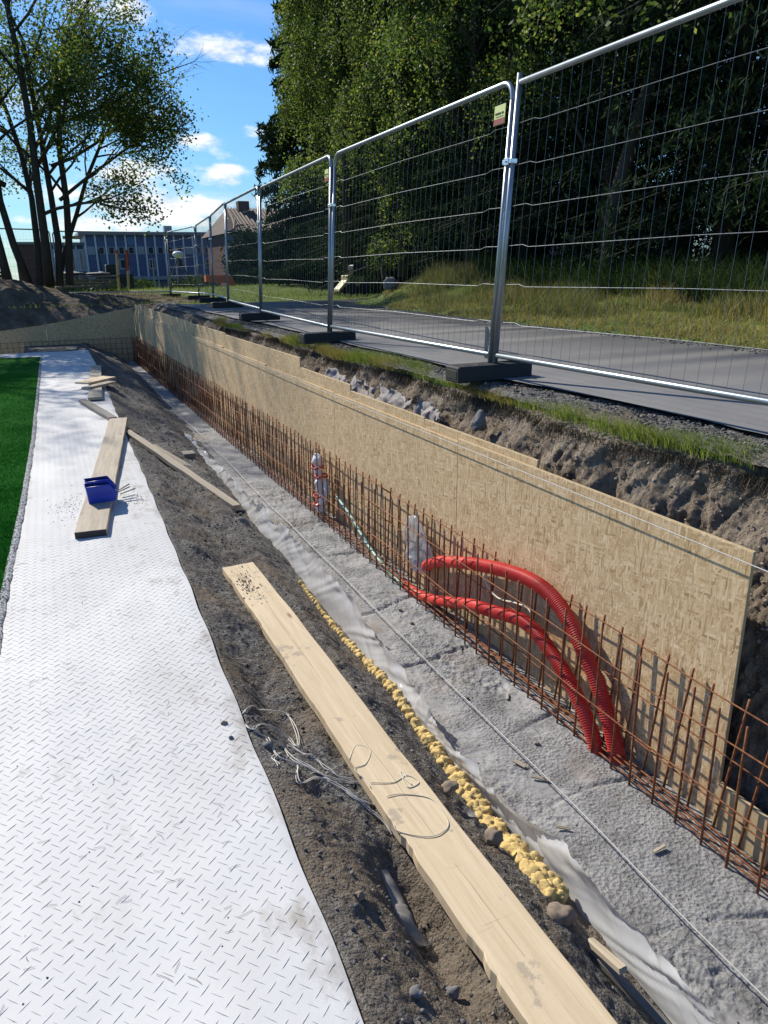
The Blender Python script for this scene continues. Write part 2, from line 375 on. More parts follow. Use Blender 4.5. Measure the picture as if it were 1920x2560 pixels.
w = bpy.data.worlds.new('World'); scn.world = w; w.use_nodes = True; nt = w.node_tree; N = nt.nodes; L = nt.links
bg = N['Background']; bg.inputs[1].default_value = .15
sky = N.new('ShaderNodeTexSky'); sky.sky_type = 'NISHITA'; sky.sun_disc = False; sky.sun_elevation = EL; sky.sun_rotation = AZ
sky.air_density = 1.3; sky.dust_density = .25; sky.ozone_density = 3.5
def wn(t, ins, **kw):
    n = N.new(t)
    for k, v in kw.items(): setattr(n, k, v)
    for k, v in ins.items():
        if isinstance(v, bpy.types.NodeSocket): L.new(v, n.inputs[k])
        else: n.inputs[k].default_value = v
    return n
def wm(op, a, b=0., c=0., clamp=False): return wn('ShaderNodeMath', {0: a, 1: b, 2: c}, operation=op, use_clamp=clamp).outputs[0]
tc = N.new('ShaderNodeTexCoord').outputs['Generated']
sp = wn('ShaderNodeSeparateXYZ', {0: tc}).outputs
den = wm('ADD', sp[2], .10); den = wm('MAXIMUM', den, .02)
cv = wn('ShaderNodeCombineXYZ', {0: wm('DIVIDE', sp[0], den), 1: wm('DIVIDE', sp[1], den), 2: 0.}).outputs[0]
n1 = wn('ShaderNodeTexNoise', {'Vector': cv, 'Scale': 1.25, 'Detail': 9., 'Roughness': .56, 'Distortion': .15}).outputs[0]
n2 = wn('ShaderNodeTexNoise', {'Vector': wn('ShaderNodeMapping', {0: cv, 'Scale': (.5, 1.6, 1), 'Rotation': (0, 0, .5), 'Location': (4, 2, 0)}).outputs[0], 'Scale': .8, 'Detail': 5., 'Roughness': .5}).outputs[0]
low = wm('SUBTRACT', 1., wm('MULTIPLY', sp[2], 5.5), clamp=True)                # more cloud near the horizon
def az_el(x, y):
    d = (fw+rt*((x-CX)/F)-up*((y-CY)/F)).normalized(); return d
bank = 0.
for (x, y, sx, sy, am) in [(430, 303, 75, 20, .20), (560, 288, 40, 14, .16), (490, 385, 48, 18, .17), (430, 95, 150, 24, .19), (610, 328, 30, 14, .16), (360, 455, 200, 42, .22), (250, 15, 120, 34, .22), (520, 125, 110, 18, .15), (500, 365, 30, 9, .15), (250, 370, 120, 45, .14)]:
    d = az_el(x, y); e = Vector((0, 0, 1))-d*d.z; e.normalize(); s_ = d.cross(e)
    dx = wn('ShaderNodeVectorMath', {0: tc, 1: tuple(s_)}, operation='DOT_PRODUCT').outputs['Value']
    dy = wn('ShaderNodeVectorMath', {0: wn('ShaderNodeVectorMath', {0: tc, 1: tuple(d)}, operation='SUBTRACT').outputs[0], 1: tuple(e)}, operation='DOT_PRODUCT').outputs['Value']
    q = wm('ADD', wm('POWER', wm('ABSOLUTE', wm('MULTIPLY', dx, 1750/sx)), 2.), wm('POWER', wm('ABSOLUTE', wm('MULTIPLY', dy, 1750/sy)), 2.))
    bank = wm('ADD', bank, wm('MULTIPLY', wm('EXPONENT', wm('MULTIPLY', q, -1.)), am))
fine = wn('ShaderNodeTexNoise', {'Vector': wn('ShaderNodeMapping', {0: tc, 'Scale': (1, 1, 2.2)}).outputs[0], 'Scale': 22., 'Detail': 8., 'Roughness': .62}).outputs[0]
cl = wm('ADD', wm('ADD', wm('MULTIPLY', n1, .45), wm('MULTIPLY', fine, .50)), wm('ADD', wm('MULTIPLY', low, .10), bank))
m1 = wn('ShaderNodeMapRange', {0: cl, 1: .56, 2: .74, 3: 0., 4: 1.}, interpolation_type='SMOOTHSTEP').outputs[0]
m2 = wn('ShaderNodeMapRange', {0: n2, 1: .50, 2: .78, 3: 0., 4: .50}, interpolation_type='SMOOTHSTEP').outputs[0]
mk = wm('MAXIMUM', m1, m2)
shade = wn('ShaderNodeMix', {0: wn('ShaderNodeMapRange', {0: fine, 1: .35, 2: .6}).outputs[0], 6: (4.4, 4.7, 5.2, 1), 7: (6.3, 6.4, 6.4, 1)}, data_type='RGBA').outputs[2]
skc = wn('ShaderNodeMix', {0: 1., 6: sky.outputs[0], 7: (.31, .50, .74, 1)}, data_type='RGBA', blend_type='MULTIPLY').outputs[2]
mx = wn('ShaderNodeMix', {0: mk, 6: skc, 7: shade}, data_type='RGBA').outputs[2]
L.new(mx, bg.inputs[0])
scn.cycles.max_bounces = 5; scn.cycles.diffuse_bounces = 2; scn.cycles.transmission_bounces = 3; scn.cycles.transparent_max_bounces = 8; scn.cycles.glossy_bounces = 2
scn.view_settings.view_transform = 'Standard'; scn.view_settings.look = 'None'; scn.view_settings.gamma = 1; scn.view_settings.exposure = 0.26

# ------------------------------------------------------------------ ground surfaces
OSBX = lambda y: 2.5-.2*(y-2)/21.4
def sheet_edge(y): return np.interp(y, [0, 1.3, 2.5, 4.5, 7.8, 10.4, 14.3, 16.2, 20.6], [.49, .50, .53, .58, .65, .68, .76, .80, .82])
YS = [0.3]
while YS[-1] < 23.5: YS.append(YS[-1]+max(.010, .0042*YS[-1]))
YS = np.array(YS)
def zsoil(X, Y):
    e = sheet_edge(Y)
    d = X-e
    z = np.interp(d, [-1.5, -.06, .02, .10, .38, .75, .95, 1.06, 1.2, 2.5], [-1.90, -1.895, -1.866, -1.91, -2.075, -2.20, -2.36, -2.45, -2.50, -2.52])
    z = z+.035*fbm(X*2.6, Y*1.7, 0, 3, 3)*np.clip(d*8, 0, 1)*np.clip((1.25-d)*4, .2, 1)
    z = z+.011*fbm(X*9, Y*9, 0, 5, 3)*np.clip(d*9, 0, 1)
    z = z+.006*fbm(X*38, Y*38, 0, 9, 3, .6)*np.clip(d*9, 0, 1)
    # boot hollow beside the long plank
    z = z-.16*np.exp(-((X-.88)/.09)**2-((Y-1.75)/.28)**2)-.06*np.exp(-((X-.74)/.12)**2-((Y-3.1)/.6)**2)
    return z
xs = np.concatenate([[-.7, 0, .3], np.linspace(.42, 1.72, 150), [2.0, 2.7]])
v, f = grid(xs, YS, zsoil)
tag(mesh('soil', v, f, M['soil'], smooth=True), 'dark gravelly soil sloping between white sheet and footing', 'soil', kind='structure')

# concrete footing
JO = [1.55, 2.35, 2.95, 3.9, 4.75, 5.9, 6.8, 8.0, 9.4, 10.6, 12, 13.3, 14.6, 15.9, 17.2, 18.6]
def zslab(X, Y):
    rough = np.clip(.2+2.2*fbm(X*1.9, Y*1.4, 0, 31, 3), .03, 1.5)
    z = -2.452+.010*fbm(X*3, Y*2, 0, 21, 3)+.007*fbm(X*30, Y*30, 0, 22, 3, .65)*rough
    for j in JO: z = z-.034*np.exp(-((Y-j-.05*np.sin(X*5+j*7)-.12*(X-2)*math.sin(j*3))/.012)**2)*np.clip(.7+vn(X*2, j, 0, 5), 0, 1)
    return z-.20*np.clip((1.66-X)*12, 0, 1)
xs = np.concatenate([[1.56, 1.60], np.linspace(1.63, 2.62, 120)])
v, f = grid(xs, YS[YS < 23.3], zslab)
tag(mesh('concrete_footing', v, f, M['concrete'], smooth=True), 'rough grey concrete footing strip running along the trench', 'footing')

# earth banks
def bank_mesh(name, ys, prof, amp, seed, mat, n=200, swap=False, label=''):
    t = np.linspace(0, 1, n); V = []
    for y in ys:
        P = prof(y); c = np.array(P); s = np.concatenate([[0], np.cumsum(np.hypot(*np.diff(c, axis=0).T))]); s /= s[-1]
        V.append(np.stack([np.interp(t, s, c[:, 0]), np.full(n, y), np.interp(t, s, c[:, 1])], -1))
    V = np.array(V); X, Y, Z = V[..., 0], V[..., 1], V[..., 2]
    k = np.clip(np.minimum(t*6, (1-t)*3.5), 0, 1)[None, :]
    st = fbm(Y*5, Z*2.2+X, 0, seed, 5, .6)+.5*np.abs(fbm(Y*14+Z*6, Z*4, 0, seed+5, 3))
    X = X-amp*st*k-amp*.42*(1-2*np.abs(fbm(Y*17+Z*7, Z*6-Y*2, X*5, seed+31, 4, .62)))*k; Z = Z+amp*.45*fbm(Y*4, X*4, Z*3, seed+9, 4)*k
    V = np.stack([Y if swap else X, X if swap else Y, Z], -1); global BANKV; BANKV = V.reshape(-1, 3)
    return tag(mesh(name, V, gfaces(len(ys), n), mat, smooth=True), label, 'bank', kind='structure')
ysb = [-.4]
while ysb[-1] < 24.2: ysb.append(ysb[-1]+max(.011, .0055*ysb[-1]))
ysb = np.array(ysb)
def pb(y):
    o = OSBX(y)+.07; l = 3.02+.05*math.sin(y*1.3)+.04*math.sin(y*3.1)
    if y < 1.9: o -= .0
    return [(o-.15, -2.62), (o+.03, -2.45), (o+.10, -2.0), (o+.16, -1.5), (l-.17, -1.18), (l-.07, -1.0), (l, -.93), (l+.14, -.885), (l+.5, -.87)]
bank_mesh('earth_bank', ysb, pb, .034, 41, M['earth'], label='brown clay bank rising behind the OSB shuttering')
BV = BANKV.copy()
# far cut behind the cross wall, with the dirt mound
xs2 = np.linspace(-14, 5.2, 330)
def fgz(X, Y):
    z = -.86+.02*fbm(X*.7, Y*.7, 0, 60, 2)
    z = z+.75*np.exp(-((X+1.6)/2.3)**2-((Y-26.6)/1.9)**2)+.35*np.exp(-((X+5)/2.6)**2-((Y-27)/2.2)**2)      # spoil mound
    z = z+.22*np.exp(-((X-2.4)/1.6)**2-((Y-29)/4.)**2)
    return z
ys2 = np.concatenate([np.linspace(23.44, 28.5, 120), np.linspace(28.7, 33, 30)])
def zcut(X, Y):
    top = fgz(X, Y); wallz = np.interp(X, [-14, -6, -1.3, 2.3, 5.2], [-1.9, -1.9, -1.60, -1.05, -.95])
    e = 23.9+.25*vn(X*.8, 1, 0, 3)
    k = np.clip((Y-e)/1.4, 0, 1)**.7
    z = (wallz-.05)*(1-k)+top*k
    return z+(.05*fbm(X*2.5, Y*2.5, 0, 62, 5, .6))*np.clip((29.5-Y)/3, .1, 1)
v, f = grid(xs2, ys2, zcut)
tag(mesh('dirt_mound', v, f, M['dark_earth'], smooth=True), 'dark spoil mound and cut earth behind the far wall', 'earth', kind='structure')

# asphalt road
def road_l(y): return 3.27+.03*np.sin(y*2.1)+.04*np.sin(y*.7)
rl = []; rr = []; ysr = np.linspace(-3, 21.6, 200)
jag = vn(ysr*6, 0, 0, 77)*.012
rv = np.stack([np.stack([road_l(ysr)+jag, ysr, np.full_like(ysr, -.83)], -1),
               np.stack([np.interp(ysr, [-3, 5, 11, 16, 21.6], [6.6, 6.7, 6.8, 7.0, 10.5])+vn(ysr*3, 3, 0, 78)*.08, ysr, np.full_like(ysr, -.83)], -1)], 1)
rv = np.concatenate([rv, rv[:, ::-1]+np.array([0, 0, -.05])], 1)
tag(mesh('road', rv.reshape(-1, 3), gfaces(200, 4), M['asphalt']), 'grey asphalt path behind the mesh fence', 'road', kind='structure')
# gravel shoulder
v, f = grid(np.linspace(2.98, 3.6, 50), np.concatenate([np.arange(-1, 9, .025), np.arange(9, 24, .07)]), lambda X, Y: -.862+.012*fbm(X*14, Y*14, 0, 81, 3)-.05*np.clip((3.06-X)*9, 0, 1))
tag(mesh('gravel_shoulder', v, f, M['soil'], smooth=True), 'strip of loose gravel along the asphalt edge', 'gravel', kind='structure')

# ground: lawn, verge, land to the horizon
def zground(X, Y):
    z = np.full_like(X, -.90)
    edge = np.interp(Y, [-3, 5, 11, 16, 22, 30], [6.45, 6.55, 6.7, 7.1, 9.5, 12])
    d = X-edge
    rise = np.interp(d, [-.1, .15, 1.2, 3.0, 5, 12, 60], [-.90, -.80, -.68, -.42, -.30, -.25, -.5])+.07*fbm(X*.8, Y*.6, 0, 91, 3)*np.clip(d, 0, 1)
    m = np.clip(d+.1, 0, .1)/.1*np.clip((27-Y)/4, 0, 1)
    z = z*(1-m)+rise*m
    z = z+.55*np.exp(-((X-9.2)/1.3)**2-((Y-17.5)/2.4)**2)
    z = z+.20*np.exp(-((X-3.5)/5.)**2-((Y-33)/2.6)**2)+.30*np.exp(-((X-12)/6.)**2-((Y-38)/5.)**2)
    z = z+.08*fbm(X*.2, Y*.2, 0, 93, 3)*np.clip((Y-24)/6, 0, 1)
    D = np.hypot(X, Y)
    return z-np.clip((Y-36)/40, 0, 1)*1.1-np.clip((D-80)/400, 0, 1)*8
xa = np.concatenate([-np.geomspace(900, 16, 18), np.linspace(-14, 3.3, 30), np.linspace(3.5, 22, 120), np.geomspace(23, 900, 26)])
ya = np.concatenate([-np.geomspace(300, 4, 8), np.linspace(-3, 21, 90), np.linspace(21.3, 45, 90), np.geomspace(46, 1500, 34)])
X, Y = np.meshgrid(xa, ya); Z = zground(X, Y); fc = gfaces(len(ya), len(xa))
cxy = np.stack([X.ravel()[fc].mean(1), Y.ravel()[fc].mean(1)], -1)
keep = ~((cxy[:, 0] < 3.4) & (cxy[:, 1] < 27.2))
tag(mesh('ground', np.stack([X, Y, Z], -1), fc[keep], M['lawn'], smooth=True), 'green lawn and rough verge beyond the path', 'ground', kind='structure')
# synthetic turf pitch
v, f = grid(np.concatenate([-np.geomspace(60, 2, 14), np.linspace(-1.8, -.3, 30)]), np.linspace(-6, 19.6, 140),
            lambda X, Y: -1.835+.004*fbm(X*2, Y*2, 0, 12, 2)+0*X)
lim = np.interp(v[:, 1], [-6, 4.4, 5.3, 6.5, 9.4, 19.3], [-.55, -.49, -.465, -.425, -.365, -.285])
v[:, 0] = np.minimum(v[:, 0], lim); v[:, 1] = np.minimum(v[:, 1], 19.45+.25*np.clip(-v[:, 0]-.3, 0, 1.5))
tag(mesh('artificial_turf', v, f, M['turf'], smooth=True), 'bright green artificial turf with a dark seam edge', 'turf', kind='structure')
n = 90000; y = 4.2+RS.uniform(0, 1, n)**1.5*12; lm = np.interp(y, [-6, 4.4, 5.3, 6.5, 9.4, 19.3], [-.55, -.49, -.465, -.425, -.365, -.285]); x = lm-.005-RS.uniform(0, 1, n)*(.03+.075*y)
TURF = np.stack([x, y, np.full(n, -1.837)], -1)
yy = np.linspace(-1, 19.4, 500); lx = np.interp(yy, [-6, 4.4, 5.3, 6.5, 9.4, 19.3], [-.55, -.49, -.465, -.425, -.365, -.285])
j1 = vn(yy*22, 0, 0, 8)*.006
fr = np.stack([np.stack([lx-.012, yy, np.full_like(yy, -1.829)], -1), np.stack([lx+.018+j1, yy, np.full_like(yy, -1.832)], -1), np.stack([lx+.030+j1, yy, np.full_like(yy, -1.848)], -1)], 1)
o = mesh('turf_fringe', fr.reshape(-1, 3), gfaces(500, 3), M['fringe']); tag(o, 'frayed black and white edge strip of the green turf', 'turf edge', kind='structure')

# ------------------------------------------------------------------ white cover sheet with raised tread pattern
def zsheet(X, Y): return -1.85+.011*fbm(X*1.5, Y*.9, 0, 14, 3)+.002*fbm(X*7, Y*7, 0, 15, 2)+.012*np.clip((Y-16)/4, 0, 1)
ysx = np.concatenate([np.arange(.2, 20.7, .06)])
tt = np.linspace(0, 1, 40); V = []
for y in ysx:
    l = np.interp(y, [0, 4.4, 9.4, 19.3, 19.6, 20.7], [-.75, -.50, -.375, -.30, -1.0, -1.4]); r_ = sheet_edge(y)+.004*math.sin(y*9)
    if 14.9 < y < 16.5: r_ -= .13
    xx = l+(r_-l)*tt; V.append(np.stack([xx, np.full(40, y), zsheet(xx, np.full(40, y))-.005*(tt > .999)], -1))
V = np.array(V); vs = V.reshape(-1, 3); fs = gfaces(len(ysx), 40)
P = []
for jj in range(8, 2*215):
    for i in range(-26, 20):
        j = jj/2; x = i*.056+(.028 if jj % 2 else 0); y = j*.058; x, y = x+y*.0-.07*(x*0), y-.07*x
        if not (np.interp(y, [0, 4.4, 9.4], [-.75, -.48, -.35]) < x < sheet_edge(y)-.02): continue
        g = 1 if jj % 2 else -1
        P.append((x+RS.uniform(-.001, .001), y+RS.uniform(-.001, .001), g))
P = np.array(P); th = np.where(P[:, 2] > 0, math.radians(40), math.radians(-47))+RS.uniform(-.03, .03, len(P))
dx, dy = np.cos(th), np.sin(th); Ln = .0235; W = .0014
hh = .0014
q = []
for (a, b, h) in [(-1, 0, 0.), (0, 1, 0.), (1, 0, 0.), (0, -1, 0.), (-.45, 0, hh), (.45, 0, hh)]:
    px = P[:, 0]+dx*a*Ln-dy*b*W; py = P[:, 1]+dy*a*Ln+dx*b*W
    q.append(np.stack([px, py, zsheet(px, py)+h*np.clip((12.6-P[:, 1])/7, .15, 1)+.0002], -1))
q = np.stack(q, 1); nb = len(vs); base = nb+np.arange(len(P))[:, None]*6
tri = np.array([[0, 3, 4], [3, 5, 4], [3, 2, 5], [2, 1, 5], [1, 4, 5], [1, 0, 4]])
ft = (base[:, None, :]+tri[None]).reshape(-1, 3)
allv = np.concatenate([vs, q.reshape(-1, 3)])
me_f = [tuple(r) for r in fs]+[tuple(r) for r in ft]
o = mesh('cover_sheet', allv, me_f, M['sheet'], smooth=False)
sm = np.zeros(len(me_f), bool); sm[:len(fs)] = True; o.data.polygons.foreach_set('use_smooth', sm)
tag(o, 'long white tread-patterned plastic sheet laid as a walkway beside green turf', 'cover sheet')

# ------------------------------------------------------------------ OSB shuttering
def osb_sheet(y0, y1, ztop, zbot, off, label, thick=.018):
    e = empty('osb_sheet', (OSBX((y0+y1)/2)+off, (y0+y1)/2, zbot), label, 'OSB sheet', 'OSB sheets standing along the trench')
    rz = math.atan2(OSBX(y1)-OSBX(y0), y1-y0); e.rotation_euler = (0, 0, -rz)
    h = (y1-y0)/2-.0025; b = MB(); b.bbox(0, thick, -h, h, 0, ztop-zbot, .0015); b.build('board', M['osb'], e)
    b = MB(); b.box(.0025, thick-.0025, -h+.001, h-.001, ztop-zbot, ztop-zbot+.002); b.box(.0025, thick-.0025, -h-.001, -h+.001, .01, ztop-zbot-.002)
    b.build('cut_edge', M['osb_edge'], e); return e
FR = [(1.975, 4.40, 'front OSB sheet at the open right end with a free vertical edge'),
      (4.40, 6.84, 'front OSB sheet right behind the red conduits'),
      (6.84, 9.28, 'front OSB sheet behind the white wrapped pipe'),
      (9.28, 11.72, 'fourth front OSB sheet from the open right end'),
      (11.72, 14.16, 'fifth front OSB sheet from the open right end, streaked by shade'),
      (14.16, 16.60, 'sixth front OSB sheet from the right end, under tree shade'),
      (16.60, 19.04, 'second last front OSB sheet before the far corner'),
      (19.04, 23.35, 'front OSB sheet in the far corner of the trench')]
for i, (a, b_, l) in enumerate(FR): osb_sheet(a, b_, [-1.115, -1.14, -1.135, -1.12, -1.10, -1.08, -1.06, -1.05][i], -2.46, 0, l)
BK = [(3.50, 4.95, -1.075, 'short raised OSB sheet behind, first step from right'),
      (4.95, 6.45, -1.065, 'raised OSB sheet behind, just right of the torn fabric'),
      (6.45, 7.93, -1.01, 'raised OSB sheet behind, next to the tallest step'),
      (7.93, 11.56, -.905, 'raised OSB sheet whose end stands tallest beside torn fabric'),
      (11.56, 14.31, -.885, 'raised rear OSB sheet second from the tallest step'),
      (14.31, 16.85, -.87, 'raised rear OSB sheet third from the tallest step'),
      (16.85, 19.4, -.86, 'raised rear OSB sheet next to the corner one'),
      (19.4, 23.35, -.85, 'raised rear OSB sheet reaching the far corner')]
for a, b_, zt, l in BK: osb_sheet(a, b_, zt, -2.40, .021, l)
# cross wall (tapering boards)
def cross(x0, x1, label):
    zt = lambda x: np.interp(x, [-12, -1.3, 2.34], [-1.95, -1.545, -.93])
    v = [(x0, 0, -2.5), (x1, 0, -2.5), (x1, 0, zt(x1)), (x0, 0, zt(x0)), (x0, .018, -2.5), (x1, .018, -2.5), (x1, .018, zt(x1)), (x0, .018, zt(x0))]
    v = [(x-(x0+x1)/2, y, z+2.5) for x, y, z in v]
    e = empty('cross_wall_sheet', ((x0+x1)/2, 23.38, -2.5), label, 'OSB sheet', 'OSB sheets closing the far end')
    mesh('board', v, [(0, 1, 2, 3), (4, 7, 6, 5), (0, 3, 7, 4), (1, 5, 6, 2), (3, 2, 6, 7), (0, 4, 5, 1)], M['osb_cross'], e)
cross(-.10, 2.30, 'tapering OSB sheet of the far cross wall at the corner')
cross(-2.54, -.103, 'tapering OSB sheet of the far cross wall left of the corner one')
cross(-5.0, -2.543, 'low tapering OSB sheet of the far wall at the left frame edge')
b = MB(); b.bbox(2.48, 2.505, 1.2, 1.965, -2.45, -2.22, .003)
tag(b.build('plywood_board', M['osb_edge']), 'low plywood edge board past the open end of OSB wall', 'board')

# ------------------------------------------------------------------ reinforcement mesh
def bar(z0, z1, r=.006, lean=0, leany=0):
    b = MB(); n = 5; b.tube([(lean*t, leany*t, z0+(z1-z0)*t) for t in np.linspace(0, 1, n)], r, 8)
    return b
vb = bar(0, .71).build('vertical_bar', M['rust'], None, True); VB = vb.data
vb2 = bar(.0, .71, .0062, .02, -.05).build('vertical_bar', M['rust'], None, True); VB2 = vb2.data
for t in (vb, vb2): bpy.data.objects.remove(t)
def rebar_panel(y0, y1, xo, data, hz, label, group, dz=0):
    e = empty('rebar_mesh', (OSBX(y0)+xo, y0, -2.452), label, 'rebar mesh', group)
    e.rotation_euler = (0, 0, -math.atan2(OSBX(y1)-OSBX(y0), y1-y0)); y = .06; L_ = y1-y0
    while y < L_-.02:
        o = bpy.data.objects.new('vertical_bar', data); COL.objects.link(o); o.parent = e
        o.location = (RS.uniform(-.004, .004), y+RS.uniform(-.006, .006), dz+RS.uniform(-.008, .008))
        o.rotation_euler = (RS.uniform(-.015, .015), RS.uniform(-.012, .012), RS.uniform(0, 6))if data is VB else (RS.uniform(-.03, .03), RS.uniform(-.02, .02), 0); y += .147
    for z in hz:
        b = MB(); p = [(-.011+.004*math.sin(k*1.7+z*9), k*L_/12-.06, z+.006*math.sin(k*1.3+z*20)) for k in range(13)]; p[-1] = (p[-1][0], L_+.12, p[-1][2])
        b.tube(p, .0042, 6); b.build('horizontal_bar', M['rust'], e, True)
SP = [(.95, 5.4, 'nearest'), (5.4, 10.2, 'second'), (10.2, 15, 'third'), (15, 19.4, 'fourth'), (19.4, 23.2, 'farthest')]
for a, b_, wd in SP:
    rebar_panel(a, b_, -.17, VB, (.30, .585), wd+' front-row panel of rusty rebar along the concrete footing', 'front rebar panels')
    rebar_panel(a+.05, b_+.02, -.05, VB2, (.16, .42, .685), wd+' rear-row panel of rusty rebar against the OSB wall', 'rear rebar panels')
# low distribution bars lying at the foot of the front row
for i, (dx_, z) in enumerate([(-.155, -2.418), (-.135, -2.40), (-.115, -2.405), (-.085, -2.41)]):
    b = MB(); b.tube([(OSBX(y)+dx_+.006*math.sin(y*2+i), y, z+.006*math.sin(y*1.4+i*2)) for y in np.arange(1.0, 23, .5)], .005, 6)
    tag(b.build('rebar', M['rust'], None, True), ['lowest long rebar lying just behind the front row of uprights', 'long low rebar second behind the front uprights', 'long low rebar in the middle between both rows', 'long low rebar nearest the OSB wall'][i], 'rebar', 'long bars lying at the foot of the uprights')
# mesh in front of the cross wall
e = empty('rebar_mesh', (-3.4, 23.25, -2.48), 'rusty rebar mesh standing along the far cross wall', 'rebar mesh')
for k in range(38):
    o = bpy.data.objects.new('vertical_bar', VB); COL.objects.link(o); o.parent = e; o.location = (k*.15, RS.uniform(-.005, .005), 0); o.rotation_euler = (0, RS.uniform(-.02, .02), 0)
for z in (.1, .25, .4, .55, .69):
    b = MB(); b.tube([(-.05, 0, z), (2.8, 0, z+.01), (5.62, 0, z)], .005, 6); b.build('horizontal_bar', M['rust'], e, True)

# ------------------------------------------------------------------ red conduits
def conduit(P, label, r=.042, smooth_to=.25):
    c = spline(P, 400); d = np.concatenate([[0], np.cumsum(np.linalg.norm(np.diff(c, axis=0), axis=1))]); Ls = d[-1]
    k = int(Ls/.0032); t = np.linspace(0, Ls, k); pts = np.stack([np.interp(t, d, c[:, i]) for i in range(3)], -1)
    rr = r+.0032*np.sign(np.sin(t/.0128*2*PI))*np.minimum(1, np.abs(np.sin(t/.0128*2*PI))*1.6)*(t > smooth_to*Ls)
    b = MB(); b.tube(pts, list(rr), 16); return tag(b.build('corrugated_conduit', M['red'], None, True), label, 'conduit', 'red conduits between the rebar rows')
conduit([(2.40, 4.72, -2.17), (2.40, 4.52, -2.06), (2.40, 4.26, -1.97), (2.40, 3.91, -1.865), (2.40, 3.59, -1.79), (2.40, 3.34, -1.755), (2.40, 3.16, -1.77), (2.40, 3.0, -1.84), (2.40, 2.85, -1.96), (2.41, 2.71, -2.12), (2.41, 2.58, -2.32), (2.41, 2.50, -2.50)], 'upper red corrugated conduit arching from the plastic bag down to concrete')
conduit([(2.37, 5.30, -2.50), (2.37, 5.06, -2.46), (2.37, 4.72, -2.42), (2.38, 4.42, -2.335), (2.38, 4.02, -2.19), (2.38, 3.78, -2.13), (2.38, 3.52, -2.06), (2.38, 3.32, -2.03), (2.37, 3.08, -2.09), (2.36, 2.88, -2.18), (2.36, 2.71, -2.33), (2.36, 2.59, -2.50)], 'lower red corrugated conduit lying low behind the rebar', .040, .5)

def blob(name, mat, parts, seed, lump=.15, fr=18, sub=3, parent=None):
    import bmesh
    V = []; Fc = []
    for (cx_, cy_, cz_, rx, ry, rz_) in parts:
        bm = bmesh.new(); bmesh.ops.create_icosphere(bm, subdivisions=sub, radius=1)
        a = np.array([v.co[:] for v in bm.verts]); fl = [[v.index for v in f.verts] for f in bm.faces]; bm.free()
        w_ = a*[rx, ry, rz_]+[cx_, cy_, cz_]
        n_ = fbm(w_[:, 0]*fr, w_[:, 1]*fr, w_[:, 2]*fr, seed, 3, .55)
        w_ = w_+a*(n_*lump*min(rx, ry, rz_))[:, None]
        b0 = sum(len(q) for q in V); V.append(w_); Fc += [[i+b0 for i in q] for q in fl]
    return mesh(name, np.concatenate(V), Fc, mat, parent, True)

# white wrapped pipe stub with red tape
e = empty('wrapped_pipe', (2.33, 7.05, -2.45), 'white plastic-wrapped pipe stub bound with red tape in the rebar', 'pipe')
blob('wrapping', M['white_wrap'], [(0, 0, .60, .055, .075, .07), (.0, -.01, .48, .045, .055, .10), (.0, -.03, .34, .045, .06, .09), (0.02, -.05, .20, .05, .07, .09), (0, -.04, .1, .05, .06, .06), (.04, -.14, .33, .03, .05, .10)], 5, .35, 25, 3, e)
b = MB()
for z, y in ((.53, 0), (.46, -.10), (.23, -.03), (.14, -.02)): b.tube([(.062*math.cos(t), y+.062*math.sin(t), z+.01*math.sin(3*t)) for t in np.linspace(0, 2*PI, 14)], .010, 6)
b.build('tape', M['red_tape'], e, True)
# clear bag over a conduit end
e = empty('plastic_bag', (2.40, 4.85, -2.2), 'clear plastic bag tied over the end of the upper red conduit', 'bag')
blob('bag_film', M['clear_bag'], [(0, .06, .20, .035, .21, .17), (0, .08, .03, .04, .14, .11), (.0, -.10, .10, .03, .13, .14)], 8, .55, 11, 4, e)
blob('bag_knot', M['white_wrap'], [(0, -.02, -.02, .045, .07, .045), (0, .07, .02, .04, .05, .05)], 9, .6, 28, 3, e)
b = MB(); b.tube(spline([(0, -.06, .02), (.0, -.18, .12), (.01, -.24, .05), (0, -.30, .12)], 20), .007, 6); b.build('cord', M['cream_cable'], e, True)
b = MB(); b.tube(spline([(2.40, 6.7, -2.15), (2.40, 6.3, -2.25), (2.38, 5.9, -2.36), (2.36, 5.5, -2.42), (2.33, 5.0, -2.43)], 50), .016, 8)
tag(b.build('cable', M['green_cable'], None, True), 'pale green cable bundle sagging between wrapped pipe and conduit', 'cable')
b = MB(); b.tube(spline([(2.42, 3.95, -1.95), (2.42, 3.75, -2.03), (2.41, 3.5, -1.97), (2.40, 3.35, -1.95), (2.37, 3.28, -2.05)], 50), .006, 6)
tag(b.build('cord', M['cream_cable'], None, True), 'thin cream cord hanging near the arching red conduit', 'cord')

# ------------------------------------------------------------------ strings
b = MB(); b.tube([(OSBX(y)-.035, y, -1.16+.004*(y-1.8)+.006*math.sin(y*.6)) for y in np.linspace(.9, 20, 60)], .0028, 6)
tag(b.build('builders_line', M['gray_twine'], None, True), 'taut pale line stretched along the top of the OSB wall', 'line')
b = MB(); b.tube([(1.945-.003*y+.012*vn(y*1.3, 0, 0, 4), y, -2.395+.012*vn(y*1.1, 5, 0, 4)) for y in np.arange(.8, 20, .12)], .0032, 6)
tag(b.build('builders_line', M['gray_twine'], None, True), 'slack pale string lying above the concrete footing', 'line')
def tangle(name, pts, r, mat, label, n=80, dup=2):
    b = MB(); c = spline(pts, n)
    for k in range(dup):
        cc = c+np.stack([vn(np.arange(n)*.12, k, 0, 5+i)*.018*(k > 0) for i in range(2)]+[np.zeros(n)], -1)
        z = np.array([max(float(zz), 0) for zz in cc[:, 2]])
        b.tube(cc, r, 6)
    return tag(b.build(name, mat, None, True), label, 'twine')
